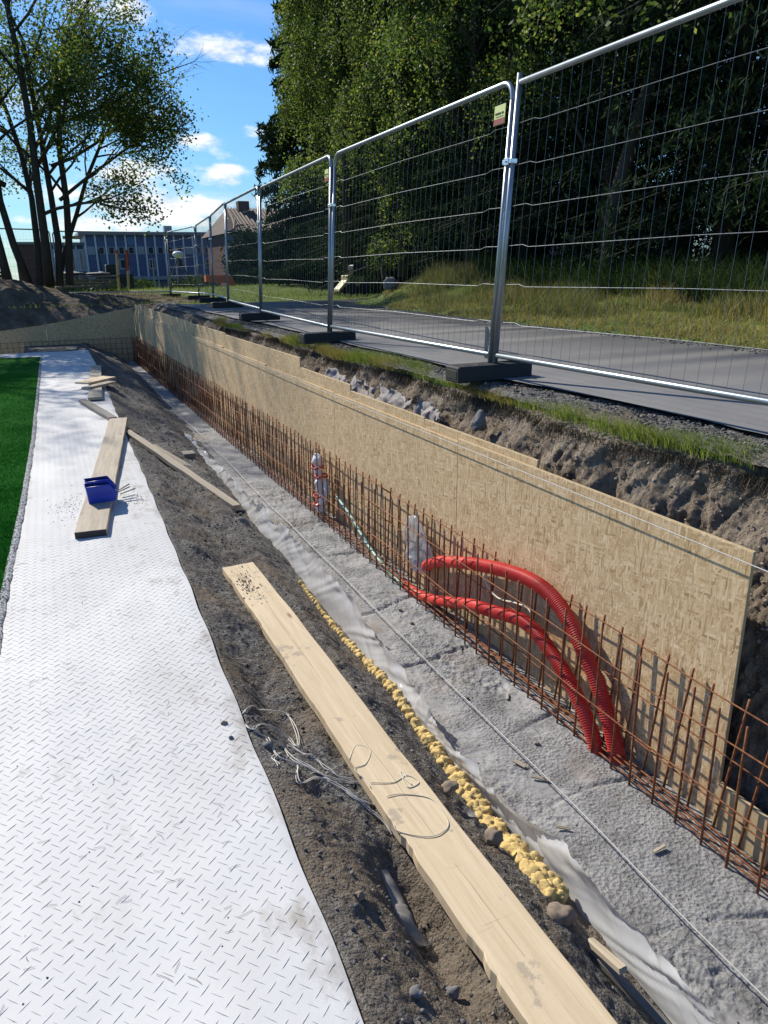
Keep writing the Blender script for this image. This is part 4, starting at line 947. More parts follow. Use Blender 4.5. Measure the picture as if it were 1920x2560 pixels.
x = lipx(y)+RS.normal(.015, .06, len(y)); h = RS.uniform(.03, .11, len(y))*(1+.7*vn(y*1.6, 0, 0, 5))
g = fbm(y*1.5, 3, 0, 71, 2)+.25*RS.uniform(-1, 1, len(y)) > -.02
P = np.stack([x, y, np.full(len(y), -.92)], -1)
blades('lip_grass', P[g], h[g], .7, 'grass_green', 'tufts of green grass along the top of the clay bank', 1, .0022, droopx=-.3)
blades('lip_grass', P[~g]-[.02, 0, .01], h[~g]*.9, .9, 'grass_dry', 'dry straw grass hanging over the bank edge', 2, .002, droopx=-.8)
t = NT('turf_fibre'); t.bsdf(t.ramp(t.island(), [(0, (.014, .11, .008)), (.6, (.035, .24, .02)), (1, (.09, .36, .05))]), .8, spec=.1); M['turf_fibre'] = t.m
blades('turf_fibres', TURF, RS.uniform(.012, .022, len(TURF)), .6, 'turf_fibre', 'short green plastic fibres of the artificial turf', 20, .0022, segs=1)
n = 16000; y = RS.uniform(.25, 1, n)**1.6*14; x = lipx(y)-.05+RS.normal(0, .03, n)
blades('grass_roots', np.stack([x, y, np.full(n, -.955)+RS.uniform(-.03, .01, n)], -1), RS.uniform(.04, .16, n), .5, 'roots', 'brown matted roots hanging below the grass edge', 3, .002, True, droopx=-.25)
n = 2500; y = RS.uniform(1.5, 9, n); x = 2.86+RS.normal(0, .03, n); k = fbm(y*2, 7, 0, 73, 2) > .2
blades('grass_roots', np.stack([x, y, -1.1+RS.uniform(-.25, .05, n)], -1)[k], RS.uniform(.03, .08, n)[k], .8, 'roots', 'stray roots on the face of the clay bank', 4, .002, True)
# verge: mixed dry and green, thicker up the slope
def gz(x, y): return zground(np.asarray(x, float), np.asarray(y, float))
def vedge(y): return np.interp(y, [-3, 5, 11, 16, 22, 30], [6.45, 6.55, 6.7, 7.1, 9.5, 12])
n = 75000; y = RS.uniform(0, 1, n)**1.15*22+1; dd = RS.uniform(0, 1, n)**.9*3.6; x = vedge(y)+.10+dd
hh_ = (.05+.13*np.clip(dd/1.2, 0, 1)+.10*np.clip(dd/3, 0, 1))*RS.uniform(.4, 1.4, n)*np.clip(1+1.3*fbm(x*1.3, y*1.3, 0, 75, 3), .15, 2.5)
hh_ = np.clip(hh_*.75, .03, .4)
k = (np.hypot(x, y) < 26); dry = (fbm(x*.55, y*.55, 0, 76, 3)+.15*np.clip(dd-1, 0, 2)+.25*RS.uniform(-1, 1, n)) > .14
P = np.stack([x, y, gz(x, y)-.01], -1)
blades('verge_grass', P[k & dry], hh_[k & dry]*1.15, .7, 'grass_dry', 'tall dry yellow grass on the verge slope', 5, .0055, cat=None)
blades('verge_grass', P[k & ~dry], hh_[k & ~dry], .6, 'grass_mixed', 'green rough grass along the far side of the path', 6, .0060)
n = 30000; y = RS.uniform(0, 1, n)**1.1*20+1.2; dd = RS.uniform(0, 1, n)**1.4*1.5; x = vedge(y)+.03+dd; k = fbm(x*2, y*2, 0, 79, 3)+dd*.5 > -.25
P = np.stack([x, y, gz(x, y)-.005], -1)[k]
blades('verge_grass', P, RS.uniform(.02, .09, len(P)), .9, 'grass_dry', 'short trampled dry grass along the asphalt edge', 16, .005)
n = 2600; y = RS.uniform(1.2, 21, n); x = vedge(y)+RS.normal(0, .12, n); stone_cloud('verge_debris', np.stack([x, y, np.maximum(gz(x, y), -.83)+.004], -1), .006+.014*RS.rand(n)**2, M['stones'], 'gravel and leaf litter along the far road edge', 17)
n = 9000; y = RS.uniform(24, 40, n); x = RS.uniform(-1, 10, n); blades('lawn_grass', np.stack([x, y, gz(x, y)], -1), RS.uniform(.05, .12, n), .5, 'grass_green', 'short lawn grass beyond the trench end', 8, .01)
n = 2500; x = RS.uniform(-4, 4.6, n); y = RS.uniform(24.6, 28, n); k = x > 1.5; blades('lawn_grass', np.stack([x, y, zcut(x, y)-.01], -1)[k], RS.uniform(.05, .16, n)[k], .7, 'grass_mixed', 'grass fringe on the cut edge behind the far wall', 9, .008)
# ------------------------------------------------------------------ trees
def skeleton(rs, trunks, levels, spread, gravity, curl=.18, kids=(4, 4, 3), shrink=.55, rfac=.5, minup=-.3):
    segs = []; tips = []
    def grow(p, d, L_, r, lv):
        n = 5 if lv < 2 else 3; pts = [p]; q = p; dd = d
        for i in range(n):
            dd = (dd+Vector(rs.normal(0, curl, 3))+Vector((0, 0, gravity[lv]))).normalized(); q = q+dd*(L_/n); pts.append(q)
        rr = [r*(1-.55*i/n) for i in range(n+1)]; segs.append((pts, rr, lv))
        if lv >= levels: tips.append((pts, lv)); return
        for k in range(kids[lv]):
            t = rs.uniform(.35, 1) if k else 1.; i = min(int(t*n), n-1); b_ = pts[i].lerp(pts[i+1], t*n-i) if t < 1 else pts[-1]
            base = (pts[i+1]-pts[i]).normalized(); rnd = Vector(rs.normal(0, 1, 3)); perp = (rnd-base*rnd.dot(base)).normalized()
            a = spread[lv]*rs.uniform(.6, 1.2)*(0.35 if k == 0 else 1); nd = (base*math.cos(a)+perp*math.sin(a)); nd.z = max(nd.z, minup); nd.normalize()
            grow(b_, nd, L_*shrink*rs.uniform(.75, 1.25), rr[i]*rfac*(1.3 if k == 0 else 1), lv+1)
    for (p, d, L_, r) in trunks: grow(Vector(p), Vector(d).normalized(), L_, r, 0)
    return segs, tips
def wood_mesh(segs, name, parent, mat='bark', maxlv=9):
    b = MB()
    for pts, rr, lv in segs:
        if lv <= maxlv: b.tube(pts, rr, (9, 6, 4, 3, 3)[min(lv, 4)], lv < 2)
    return b.build(name, M[mat], parent, True)
def leaves(rs, C, size, droop=0., asp=.55, curl=.2):
    n = len(C); a = rs.normal(0, 1, (n, 3)); a[:, 2] = a[:, 2]*.6-droop; a /= np.linalg.norm(a, axis=1)[:, None]
    b_ = rs.normal(0, 1, (n, 3)); b_ -= a*(a*b_).sum(1)[:, None]; b_ /= np.linalg.norm(b_, axis=1)[:, None]
    nn = np.cross(a, b_); s_ = (size*rs.uniform(.6, 1.3, n))[:, None]
    v = np.stack([C-a*s_*.5, C+b_*s_*asp*.5+nn*s_*curl*.3, C+a*s_*.5, C-b_*s_*asp*.5+nn*s_*curl*.3], 1)
    return v.reshape(-1, 3), np.arange(n*4).reshape(-1, 4)
def leaf_centres(rs, tips, per, rad, drop=0):
    out = []
    for pts, lv in tips:
        P = np.array([list(p) for p in pts]); t = rs.uniform(0, len(P)-1.001, per); i = t.astype(int); c = P[i]+(P[i+1]-P[i])*(t-i)[:, None]
        o_ = rs.normal(0, rad, (per, 3)); o_[:, 2] -= np.abs(rs.normal(0, drop, per)) if drop else 0; out.append(c+o_)
    return np.concatenate(out)

# big multi-stem tree behind the far wall
rs = np.random.RandomState(5)
base = (0.35, 27.6, -.35)
T = empty('multi_stem_tree', base, 'large multi-stem leafy tree on the mound behind the far wall, backlit', 'tree')
tr = []
for (px, dxx, dy_, dz, L_, r) in [(-1.35, -.16, .0, 1, 6.2, .15), (-.75, -.36, .2, 1, 6.5, .13), (-.45, -.08, .3, 1, 7.0, .12), (-.15, .02, -.1, 1, 7.8, .15), (.15, -.02, .1, 1, 7.0, .12), (.45, .10, .0, 1, 6.6, .13), (.10, .16, .3, 1, 6.2, .09), (-1.6, -.6, -.1, 1, 6.0, .11), (-2.6, -.35, .4, 1, 6.5, .13)]:
    tr.append(((px, dy_*.4, 0), (dxx, dy_, dz), L_, r))
for (p_, d_, L_, r) in [((.5, 0, 2.6), (1, -.1, .75), 3.2, .06), ((.4, 0, 3.6), (1, .3, .42), 3.9, .06), ((.3, 0, 4.6), (1, -.4, .5), 3.6, .06), ((-.2, 0, 3.2), (.3, -1, .4), 3.5, .07), ((-1., 0, 3.0), (-1, -.3, .4), 4.5, .09), ((-2.2, 0, 3.4), (-1, .2, .5), 4.5, .08), ((.2, 0, 5.6), (.9, .2, .9), 2.8, .05), ((-1.6, 0, 4.4), (-.5, -.6, .6), 4, .08), ((0, 0, 2.2), (.7, -.8, .25), 3., .06), ((-1.4, 0, 2.4), (-.5, -.8, .3), 3., .06)]: tr.append((p_, d_, L_, r))
segs, tips = skeleton(rs, tr, 3, (.75, .75, .8), (.02, .03, .0, -.10), .10, (7, 5, 4), .40, .5)
wood_mesh(segs, 'trunk', T)
tips = [t_ for t_ in tips if rs.rand() < (.22 if (t_[0][0][0] > 1.0 and t_[0][0][2] < 4.6) else .55)]
C = leaf_centres(rs, tips, 105, .22, .15)
C = C[C[:, 0] < np.interp(C[:, 2], [1, 3, 5, 7.5, 10], [3.9, 4.6, 4.7, 3.8, 3.3])+rs.normal(0, .35, len(C))]; C = C[(C[:, 2] > 1.1)]
print('tree tips', len(tips), len(C), C.min(0), C.max(0))
keepk = rs.rand(len(C)) < np.interp(C[:, 2], [1.1, 2.2, 6.3, 7.8, 13], [.30, .62, .60, .30, .22]); C = C[keepk]
v, f = leaves(rs, C, .105, .3, .6); mesh('crown', v, f, M['leaf_broad'], T)

# birches hanging over the path
def birch(loc, seed, label, H, lobes, nstr, per, ls, mat='leaf_birch', slen=(.5, 1.5)):
    rs = np.random.RandomState(seed); T = empty('birch', loc, label, 'tree'); b = MB()
    b.tube([(0, 0, -.2), (.05, 0, H*.5), (0, .05, H)], [.17, .11, .02], 9); out = []
    w_ = np.array([l[3]**2 for l in lobes]); w_ = w_/w_.sum()
    for (x, y, z, r) in lobes:
        zb = max(.8, z-1.6*math.hypot(x, y)*.5-.8); b.tube([(0, 0, zb), (x*.5, y*.5, (z+zb)/2+.3), (x, y, z)], [.06, .04, .015], 5, False)
    for k in rs.choice(len(lobes), nstr, p=w_):
        x, y, z, r = lobes[k]; u = rs.normal(0, 1, 3); u /= np.linalg.norm(u); u[2] = abs(u[2])*.9-.25
        p = np.array([x, y, z])+u*r*rs.uniform(.6, 1.); L_ = rs.uniform(*slen); t = rs.uniform(0, 1, per)[:, None]
        dr = np.array([u[0]*.25, u[1]*.25, -1.]); out.append(p+dr*L_*t+rs.normal(0, .07, (per, 3)))
        if rs.rand() < .25: b.tube([tuple(p), tuple(p+dr*L_*.5), tuple(p+dr*L_)], [.006, .004, .002], 3, False)
    b.build('trunk', M['bark'], T, True); C = np.concatenate(out); C = C[C[:, 2] > .05]
    v, f = leaves(rs, C, ls, .6, .65); mesh('crown', v, f, M[mat], T); return T
rs = np.random.RandomState(77)
def lobes_(n, zlo, zhi, R_, r0, fx=0.):
    o = []
    for i in range(n):
        z = zlo+(zhi-zlo)*(i+.5)/n; a = i*2.4; q = R_*(1-.35*abs((z-zlo)/(zhi-zlo)-.45))*rs.uniform(.5, 1)
        o.append((q*math.cos(a)+fx, q*math.sin(a), z, r0*rs.uniform(.7, 1.2)))
    return o
birch((9.4, 24.3, -.2), 21, 'tall pale birch whose drooping crown edges the blue sky', 13, lobes_(24, 4.9, 12.5, 1.9, 1.0), 2300, 42, .080)
birch((9.4, 20.0, .0), 22, 'birch with sunlit yellow-green leaves hanging to the grassy mound', 11, lobes_(24, 2.7, 11, 1.6, 1.05)+[(-.3, -.6, 1.6, .6), (.4, -.9, 1.7, .7), (0, -.3, 2.4, .8), (.9, -.8, 2.3, .9)], 1500, 44, .075)
birch((11.9, 29.6, -.3), 23, 'darker birch standing furthest back in the grove', 13, lobes_(20, 3.5, 12.5, 2.2, 1.2), 1100, 36, .10, 'leaf_broad')
birch((9.6, 16.6, -.1), 24, 'birch right of the sunlit one, its lower leaves in shade', 11, lobes_(22, 3.2, 11, 2.0, 1.1), 1200, 40, .075, 'leaf_broad')

birch((10.6, 12.9, -.2), 25, 'full mid-green birch behind the nearest fence joint', 11, lobes_(22, 3.4, 11, 2.1, 1.1), 1300, 40, .070, 'leaf_broad')
# spruces
def spruce_data(seed, H, Rb, zb, dens=1., ls=1.):
    rs = np.random.RandomState(seed); b = MB(); b.tube([(0, 0, -.3), (0, 0, H*.5), (0, 0, H)], [.21, .13, .02], 9)
    V = []
    z = zb
    while z < H:
        R_ = Rb*(1-(z-zb)/(H-zb))**.75+.15; nb = 7
        for k in range(nb):
            a = rs.uniform(0, 6.28); L_ = R_*rs.uniform(.7, 1.15); n = int(62*L_*dens)+8
            t = rs.uniform(.08, 1, n); r_ = L_*t; zz = z-.25*L_*t-.20*L_*t*t+.18*L_*t**3
            lat = rs.normal(0, .16, n)*(1-.5*t)*L_*.8
            c = np.stack([r_*math.cos(a)-lat*math.sin(a), r_*math.sin(a)+lat*math.cos(a), zz-np.abs(rs.normal(0, .12, n))*(1+t)], -1); V.append(c)
            b.tube([(0, 0, z), (L_*.5*math.cos(a), L_*.5*math.sin(a), z-.17*L_), (L_*.95*math.cos(a), L_*.95*math.sin(a), z-.3*L_)], [.03, .018, .005], 4, False)
        z += .34+.02*z
    C = np.concatenate(V); s_ = np.interp(C[:, 2], [0, 7, H], [.13*ls, .20*ls, .32*ls])
    v, f = leaves(rs, C, 1., 1.2, .24); cc = np.repeat(C, 4, axis=0); v = cc+(v-cc)*np.repeat(s_, 4)[:, None]
    return b, v, f
protos = []
for sd_, H, Rb, zb, dn_, ls_ in [(31, 17, 3.0, 1.3, 1, 1), (32, 16, 2.7, 1.9, 1, 1), (33, 15, 3.1, .7, 1, 1.1), (34, 14, 3.2, .4, 1.5, 2.1)]:
    b, v, f = spruce_data(sd_, H, Rb, zb, dn_, ls_)
    T = empty('spruce', (0, 0, 0)); b.build('trunk', M['bark'], T, True); mesh('crown', v, f, M['needle'], T); protos.append(T)
spots = [(12.6, 37.0, 3, 'lone dark spruce standing beyond the birches near the brick house', 1.12),
         (14.2, 33.5, 3, 'dark spruce just right of the lone one, behind the birch', 1.05),
         (12.6, 30.5, 0, 'dark spruce close behind the furthest birch', 1.0),
         (11.6, 26.0, 2, 'dark spruce behind the tall pale birch', 1.0),
         (11.2, 22.6, 0, 'dark spruce between the two birches at the mound', 1.0),
         (11.8, 19.4, 1, 'dark spruce right behind the mound with dry grass', 1.05),
         (11.0, 16.4, 0, 'dark spruce right of the sunlit birch', 1.0),
         (13.6, 17.3, 2, 'deep back spruce seen past the mound', 1.1),
         (10.9, 13.2, 1, 'dark spruce behind the clamp of the nearest fence joint', 1.),
         (13.4, 13.6, 0, 'second-row spruce behind the nearest fence joint', 1.1),
         (11.4, 10.6, 0, 'dark spruce left of the gap showing the white house', 1.),
         (15.0, 11.4, 1, 'back spruce beside the white house', 1.),
         (12.6, 8.2, 1, 'dark spruce right of the gap showing the white house', 1.05),
         (11.0, 6.2, 1, 'dark spruce with bare stem near the right frame edge', 1.),
         (14.2, 5.2, 0, 'back row spruce at the right frame edge', 1.1),
         (16.4, 8.4, 1, 'far right back-row spruce in deep shade', 1.1),
         (16.2, 20.6, 0, 'back-row spruce behind the grassy mound', 1.1),
         (16.0, 27.0, 3, 'back-row spruce behind the tall birch', 1.1),
         (17.5, 15.0, 2, 'back-row spruce in the middle of the dark grove', 1.1),
         (17.5, 34.5, 3, 'back-row spruce far off beside the lone one', 1.0)]
for i, (x, y, k, l, s_) in enumerate(spots):
    o = copy_tree(protos[k]); o.location = (x, y, float(gz(x, y))); o.rotation_euler = (0, 0, i*1.7); o.scale = (s_, s_, s_); tag(o, l, 'tree', 'dark spruces in the grove')
for T in protos:
    for ch in list(T.children): bpy.data.objects.remove(ch)
    bpy.data.objects.remove(T)
# leafy trees in the grove, right side
def leafy(loc, seed, label, H, kids=(9, 6, 4), per=60, ls=.10, mat='leaf_dark', d=(.0, 0, 1), grav=(.03, .0, -.08, -.2), clear=1.2):
    rs = np.random.RandomState(seed); T = empty('broadleaf_tree', loc, label, 'tree')
    segs, tips = skeleton(rs, [((0, 0, -.1), d, H*.75, .16)], 3, (.95, .8, .8), grav, .12, kids, .46, .45, -.5)
    wood_mesh(segs, 'trunk', T); C = leaf_centres(rs, tips, per, .16, .15); C = C[C[:, 2] > clear]
    v, f = leaves(rs, C, ls, .5, .6); mesh('crown', v, f, M[mat], T); return T
leafy((9.8, 11.8, -.15), 42, 'dark leafy tree behind the nearest fence joint', 10, ls=.09)
leafy((9.9, 8.2, -.15), 43, 'leafy tree with sunlit sprays at the upper right', 9, per=45, mat='leaf_broad', ls=.075)
leafy((8.6, 4.6, -.15), 44, 'leafy tree whose lit branches reach in at the right frame edge', 8, per=36, mat='leaf_birch', ls=.07, clear=2.2, d=(-.1, -.05, 1))
n = 34000; y = RS.uniform(3, 26, n); x = vedge(y)+2.3+RS.uniform(0, 1, n)**1.3*4.6
blades('undergrowth', np.stack([x, y, gz(x, y)-.02], -1), RS.uniform(.15, .75, n), .8, 'leaf_dark', 'dark undergrowth beneath the grove trees', 12, .012)
leafy((-6.6, 26.9, -.3), 46, 'added leafy tree, unseen left of the frame, to dapple the sheet with shade', 12, (9, 6, 4), 34, .11, 'leaf_broad', clear=2.5)  # out-of-view tree added only for the dappled shade it casts
# bush, small pine and far hedge
def bush(name, loc, sx_, sz_, n, ls, mat, label, seed, cat='bush'):
    rs = np.random.RandomState(seed); T = empty(name, loc, label, cat)
    u = rs.normal(0, 1, (n, 3)); u /= np.linalg.norm(u, axis=1)[:, None]; r_ = rs.uniform(.55, 1., n)[:, None]
    C = u*r_*np.array([sx_, sx_, sz_]); C = C*(1+.25*fbm(u[:, 0]*2.5, u[:, 1]*2.5, u[:, 2]*2.5, seed, 3))[:, None]; C[:, 2] += sz_*.95; C = C[C[:, 2] > 0]
    v, f = leaves(rs, C, ls, .2, .5); mesh('crown', v, f, M[mat], T)
    b = MB()
    for k in range(5): a = k*1.3; b.tube([(0, 0, -.2), (.3*sx_*math.cos(a), .3*sx_*math.sin(a), sz_*.8), (.6*sx_*math.cos(a), .6*sx_*math.sin(a), sz_*1.4)], [.05, .03, .01], 5)
    b.build('trunk', M['bark'], T); return T
bush('pine_bush', (11.3, 45.0, -1.3), 1.7, 2.0, 5000, .22, 'needle', 'dark round pine in front of the brick house', 51)
bush('hedge_bush', (1.8, 66, -2.1), 2.2, 1.0, 2500, .25, 'leaf_dark', 'dark shrub at the foot of blue building, left one', 52)
bush('hedge_bush', (6.5, 66, -2.1), 2.6, .9, 2500, .25, 'leaf_dark', 'dark shrub at the foot of blue building, middle one', 53)
bush('hedge_bush', (12., 66, -2.1), 2.6, .95, 2500, .25, 'leaf_dark', 'dark shrub at the foot of blue building, right one', 54)
bush('hedge_bush', (-3.6, 52, -1.6), 1.8, 1.5, 3000, .2, 'leaf_dark', 'dark bush at the far left frame edge', 55)
bush('hedge_bush', (8.35, 19.0, .0), .5, .45, 900, .09, 'leaf_birch', 'small yellow-green bush beside the basketball hoop', 57)
bush('hedge_bush', (2.9, 44, -1.4), 1.3, .55, 1500, .14, 'leaf_dark', 'low dark heap of shrubs right of the tree trunks', 58)

# ------------------------------------------------------------------ buildings
def facade_box(parent, name, mat, x0, x1, y0, y1, z0, z1): return MB().box(x0, x1, y0, y1, z0, z1).build(name, mat, parent)
def far(x, D): d = fw+rt*((x-CX)/F)-up*((595-CY)/F); return d.x/d.y*D
D = 75.
def zat(y, x, D_=D): d = fw+rt*((x-CX)/F)-up*((y-CY)/F); return d.z/d.y*D_
xl, xr = far(193, D), far(500, D)
e = empty('blue_building', ((xl+xr)/2, D, -2.6), 'long blue two-storey panel building with white mullions', 'building'); ox, oz = e.location.x, e.location.z
top = zat(508, 300)-oz; wd = (xr-xl)/2
facade_box(e, 'wall', M['blue_panel'], -wd, wd, 0, 9, 0, top)
MB().box(-wd-.5, wd+.3, -.35, 9.3, top, top+.28).build('roof', M['roof_gray'], e)
MB().box(0.6, 1.3, .5, 1.2, top+.28, top+.85).build('roof_vent', M['gray_trim'], e)
nb = 15; z_mid = zat(541, 300)-oz
for k in range(nb+1):
    x = -wd+2*wd*k/nb; MB().box(x-.07, x+.07, -.10, -.002, 1.0, top).build('mullion', M['white_trim'], e)
for k in range(nb):
    x = -wd+2*wd*(k+.5)/nb; h = wd/nb-.12
    if k % 5 == 0: MB().box(x-h, x+h, -.05, -.003, z_mid-.35, z_mid+.35).build('panel', M['gray_trim'], e)
    else:
        fr_ = MB().box(x-h, x+h, -.06, -.004, z_mid-.32, z_mid+.32).build('window_frame', M['gray_trim'], e)
        MB().box(x-h+.12, x+h-.12, -.075, -.061, z_mid-.26, z_mid+.26).build('pane', M['glass'], fr_)
    if k in (3, 6, 9, 12):
        zz = zat(571, 300)-oz; fr_ = MB().box(x-h, x+h, -.06, -.004, zz-.45, zz+.50).build('window_frame', M['gray_trim'], e)
        MB().box(x-h+.13, x+h-.13, -.075, -.061, zz-.3, zz+.38).build('pane', M['glass'], fr_)
    if k == 4: MB().box(x-h, x+h, -.05, -.002, z_mid+.45, top-.15).build('light_panel', M['blue_panel_light'], e)
zb_ = zat(600, 300)-oz
MB().box(-wd, wd, -.25, -.102, zb_-.2, zb_+.12).build('sill_band', M['gray_trim'], e)
# low wing
x0w = far(100, D+1); x1w = xl-.1; e2 = empty('blue_wing', ((x0w+x1w)/2, D+1, -2.6), 'lower blue wing left of the main blue building, behind the tree', 'building')
hw = (x1w-x0w)/2; t2 = zat(530, 150, D+1)+2.6
facade_box(e2, 'wall', M['blue_panel'], -hw, hw, 0, 7, 0, t2); MB().box(-hw, hw+.05, -.3, 7.2, t2, t2+.25).build('roof', M['roof_gray'], e2)
for k in range(6):
    x = -hw+2*hw*k/5; MB().box(x-.07, x+.07, -.10, -.002, .6, t2).build('mullion', M['white_trim'], e2)
    if k < 5:
        x += hw/5; zz = zat(564, 150, D+1)+2.6; fr_ = MB().box(x-hw/5+.1, x+hw/5-.1, -.06, -.004, zz-.9, zz+1.0).build('window_frame', M['white_trim'], e2)
        MB().box(x-hw/5+.25, x+hw/5-.25, -.075, -.061, zz-.75, zz+.85).build('pane', M['glass'], fr_)
x0b = far(40, D-2); x1b = far(104, D-2); e3 = empty('brick_annex', ((x0b+x1b)/2, D-2, -2.6), 'dark brick end block left of the blue wing', 'building'); hb = (x1b-x0b)/2
facade_box(e3, 'wall', M['dark_brick'], -hb, hb, 0, 8, 0, zat(528, 70, D-2)+2.6); MB().box(-hb-.1, hb+.1, -.15, 8.1, zat(528, 70, D-2)+2.602, zat(528, 70, D-2)+2.8).build('roof', M['roof_gray'], e3)
MB().box(hb-1.4, hb-.4, -.05, -.002, .9, 1.5).build('wall_box', M['white_trim'], e3)
# brick house with tiled roof
Dh = 60.; xa_, xb_ = far(494, Dh), far(712, Dh)
h = empty('brick_house', ((xa_+xb_)/2, Dh, -2.2), 'red brick house with a hipped tiled roof right of the blue building', 'house'); hw = (xb_-xa_)/2
ze = zat(502, 520, Dh)+2.2; zr = zat(440, 520, Dh)+2.2
facade_box(h, 'wall', M['brick'], -hw+.4, hw-.4, .6, 9.4, 0, ze+.02)
rv_ = [(-hw, 0, ze-.05), (hw, 0, ze-.05), (hw, 10, ze-.05), (-hw, 10, ze-.05), (-hw+1.35, 5, zr), (hw-1.35, 5, zr)]
rr_ = MB().add(rv_, [(0, 1, 5, 4), (1, 2, 5), (2, 3, 4, 5), (3, 0, 4), (3, 2, 1, 0)]).build('roof', M['roof_tile'], h)
b = MB(); nn = 30
for k in range(nn+1):
    t = k/nn; x = -hw+.1+(2*hw-.2)*t; xt = max(min(x, hw-1.35), -hw+1.35); kk = 1-abs(xt-x)/1.35
    b.tube([(x, -.02, ze-.02), (x+(xt-x), 5*kk-.02, ze+(zr-ze)*kk+.03)] if kk < 1 else [(x, -.02, ze-.02), (x, 4.98, zr+.03)], .11, 4, False)
b.build('tile_ridges', M['roof_tile'], rr_)
MB().box(-2.0, -1.1, 4.2, 5.0, zr-.4, zr+.55).build('chimney', M['dark_brick'], rr_)
for (px, py, w_, h_) in [(524, 525, .9, .75), (600, 525, .9, .75), (660, 525, .8, .7), (525, 597, .9, .6), (584, 597, .7, .8), (650, 590, .8, .8)]:
    x = far(px, Dh)-h.location.x; z = zat(py, px, Dh)+2.2
    fr_ = MB().box(x-w_, x+w_, .54, .597, z-h_, z+h_).build('window_frame', M['gray_trim'], h); MB().box(x-w_+.08, x+w_-.08, .52, .539, z-h_+.08, z-h_*.2).build('pane', M['glass'], fr_)
    MB().box(x-w_+.08, x+w_-.08, .51, .537, z-h_*.15, z+h_-.05).build('blind', M['blue_panel'], fr_)
MB().box(-hw+.4, hw-.4, .50, .598, 0, .7).build('plinth', M['blue_panel'], h)
# white houses glimpsed through the grove
for i, (px, Dw, wv, hv, lb) in enumerate([(1270, 27., 3.4, 1.5, 'white house with dark windows glimpsed between grove trunks'), (1655, 17., 1.2, 1.2, 'white house corner at the right frame edge behind the trees'), (1130, 33., 2.4, 1.2, 'small white outbuilding seen beside the nearest fence joint')]):
    d = fw+rt*((px-CX)/F)-up*((545-CY)/F); p_ = d*(Dw/d.y)
    e = empty('white_house', (p_.x, p_.y, -.5), lb, 'house'); e.rotation_euler = (0, 0, -math.atan2(p_.x, p_.y))
    facade_box(e, 'wall', M['white_wall'], -wv, wv, 0, 5, 0, hv+.9)
    MB().add([(-wv-.3, -.4, hv+.9), (wv+.3, -.4, hv+.9), (wv+.3, 5.4, hv+.9), (-wv-.3, 5.4, hv+.9), (-wv, 2.5, hv+2.2), (wv, 2.5, hv+2.2)], [(0, 1, 5, 4), (1, 2, 5), (2, 3, 4, 5), (3, 0, 4), (3, 2, 1, 0)]).build('roof', M['roof_tile'], e)
    for k in (-.6, .0, .6):
        fr_ = MB().box(k*wv-.4, k*wv+.4, -.04, -.003, .9, 1.9).build('window_frame', M['white_trim'], e); MB().box(k*wv-.33, k*wv+.33, -.055, -.041, .97, 1.83).build('pane', M['glass'], fr_)

# ------------------------------------------------------------------ yard things
def at_d(px, py, D_): d = fw+rt*((px-CX)/F)-up*((py-CY)/F); return d*(D_/d.y)
for i, (px, tpx, c_) in enumerate([(257, 251, 0), (278, 274, 1)]):
    p = at_d(px, 630, 34); q = at_d(tpx, 540, 34); e = empty('survey_stake', tuple(p), ['left wooden survey stake with a dark tip on the lawn edge', 'right wooden survey stake with reddish upper half'][i], 'stake', 'wooden stakes on the lawn edge')
    q = q-p; b = MB(); b.tube([(0, 0, -.2), tuple(q*.5)], .055, 4); b.build('lower_part', M['stake_wood'], e)
    b = MB(); b.tube([tuple(q*.501), tuple(q*.92)], .055, 4); b.build('upper_part', M['stake_wood' if i == 0 else 'stake_red'], e); b = MB(); b.tube([tuple(q*.921), tuple(q)], .06, 4); b.build('tip', M['stake_red'], e)
p = at_d(336, 628, 36); b = MB(); b.tube([(p.x, p.y, p.z-.2), (p.x, p.y, p.z+1.3)], .03, 6); tag(b.build('thin_post', M['gray_trim']), 'thin grey post on the lawn right of the stakes', 'post')
# tripod beacon
p = at_d(392, 628, 40); e = empty('tripod', tuple(p), 'tall dark tripod with a pale round head before the blue building', 'tripod'); hh2 = at_d(396, 552, 40).z-p.z
b = MB(); [b.tube([(dx_, dy_, -.2), (0, 0, hh2)], .035, 5) for dx_, dy_ in ((-.75, 0), (.75, .1), (.1, .7))]; b.build('legs', M['dark_metal'], e)
blob('head', M['white_paint'], [(0, 0, hh2+.05, .28, .28, .16)], 3, .1, 2, 3, e)
# sandbox frame and orange slide
p = at_d(430, 640, 34); e = empty('sandbox', (p.x, p.y, p.z), 'low timber sandbox frame on the lawn', 'sandbox')
b = MB(); b.bbox(-1.0, 2.3, -.06, .06, 0, .22, .01); b.bbox(-1.0, 2.3, 2.4, 2.52, 0, .22, .01); b.bbox(-1.0, -.88, .061, 2.399, 0, .22, .01); b.bbox(2.18, 2.3, .061, 2.399, 0, .22, .01); b.build('frame', M['stake_wood'], e)
p = at_d(482, 634, 44); e = empty('slide', (p.x, p.y, p.z-.2), 'small orange playground slide left of the brick house', 'slide')
b = MB(); b.add([(-.9, 0, 1.2), (.5, 0, 1.2), (1.1, 0, .1), (.75, 0, .1), (.35, 0, .75), (-.9, 0, .85), (-.9, .5, 1.2), (.5, .5, 1.2), (1.1, .5, .1), (.75, .5, .1), (.35, .5, .75), (-.9, .5, .85)], [(0, 5, 4, 3, 2, 1), (6, 7, 8, 9, 10, 11), (0, 1, 7, 6), (1, 2, 8, 7), (2, 3, 9, 8), (3, 4, 10, 9), (4, 5, 11, 10), (5, 0, 6, 11)]); b.build('chute', M['orange_paint'], e)
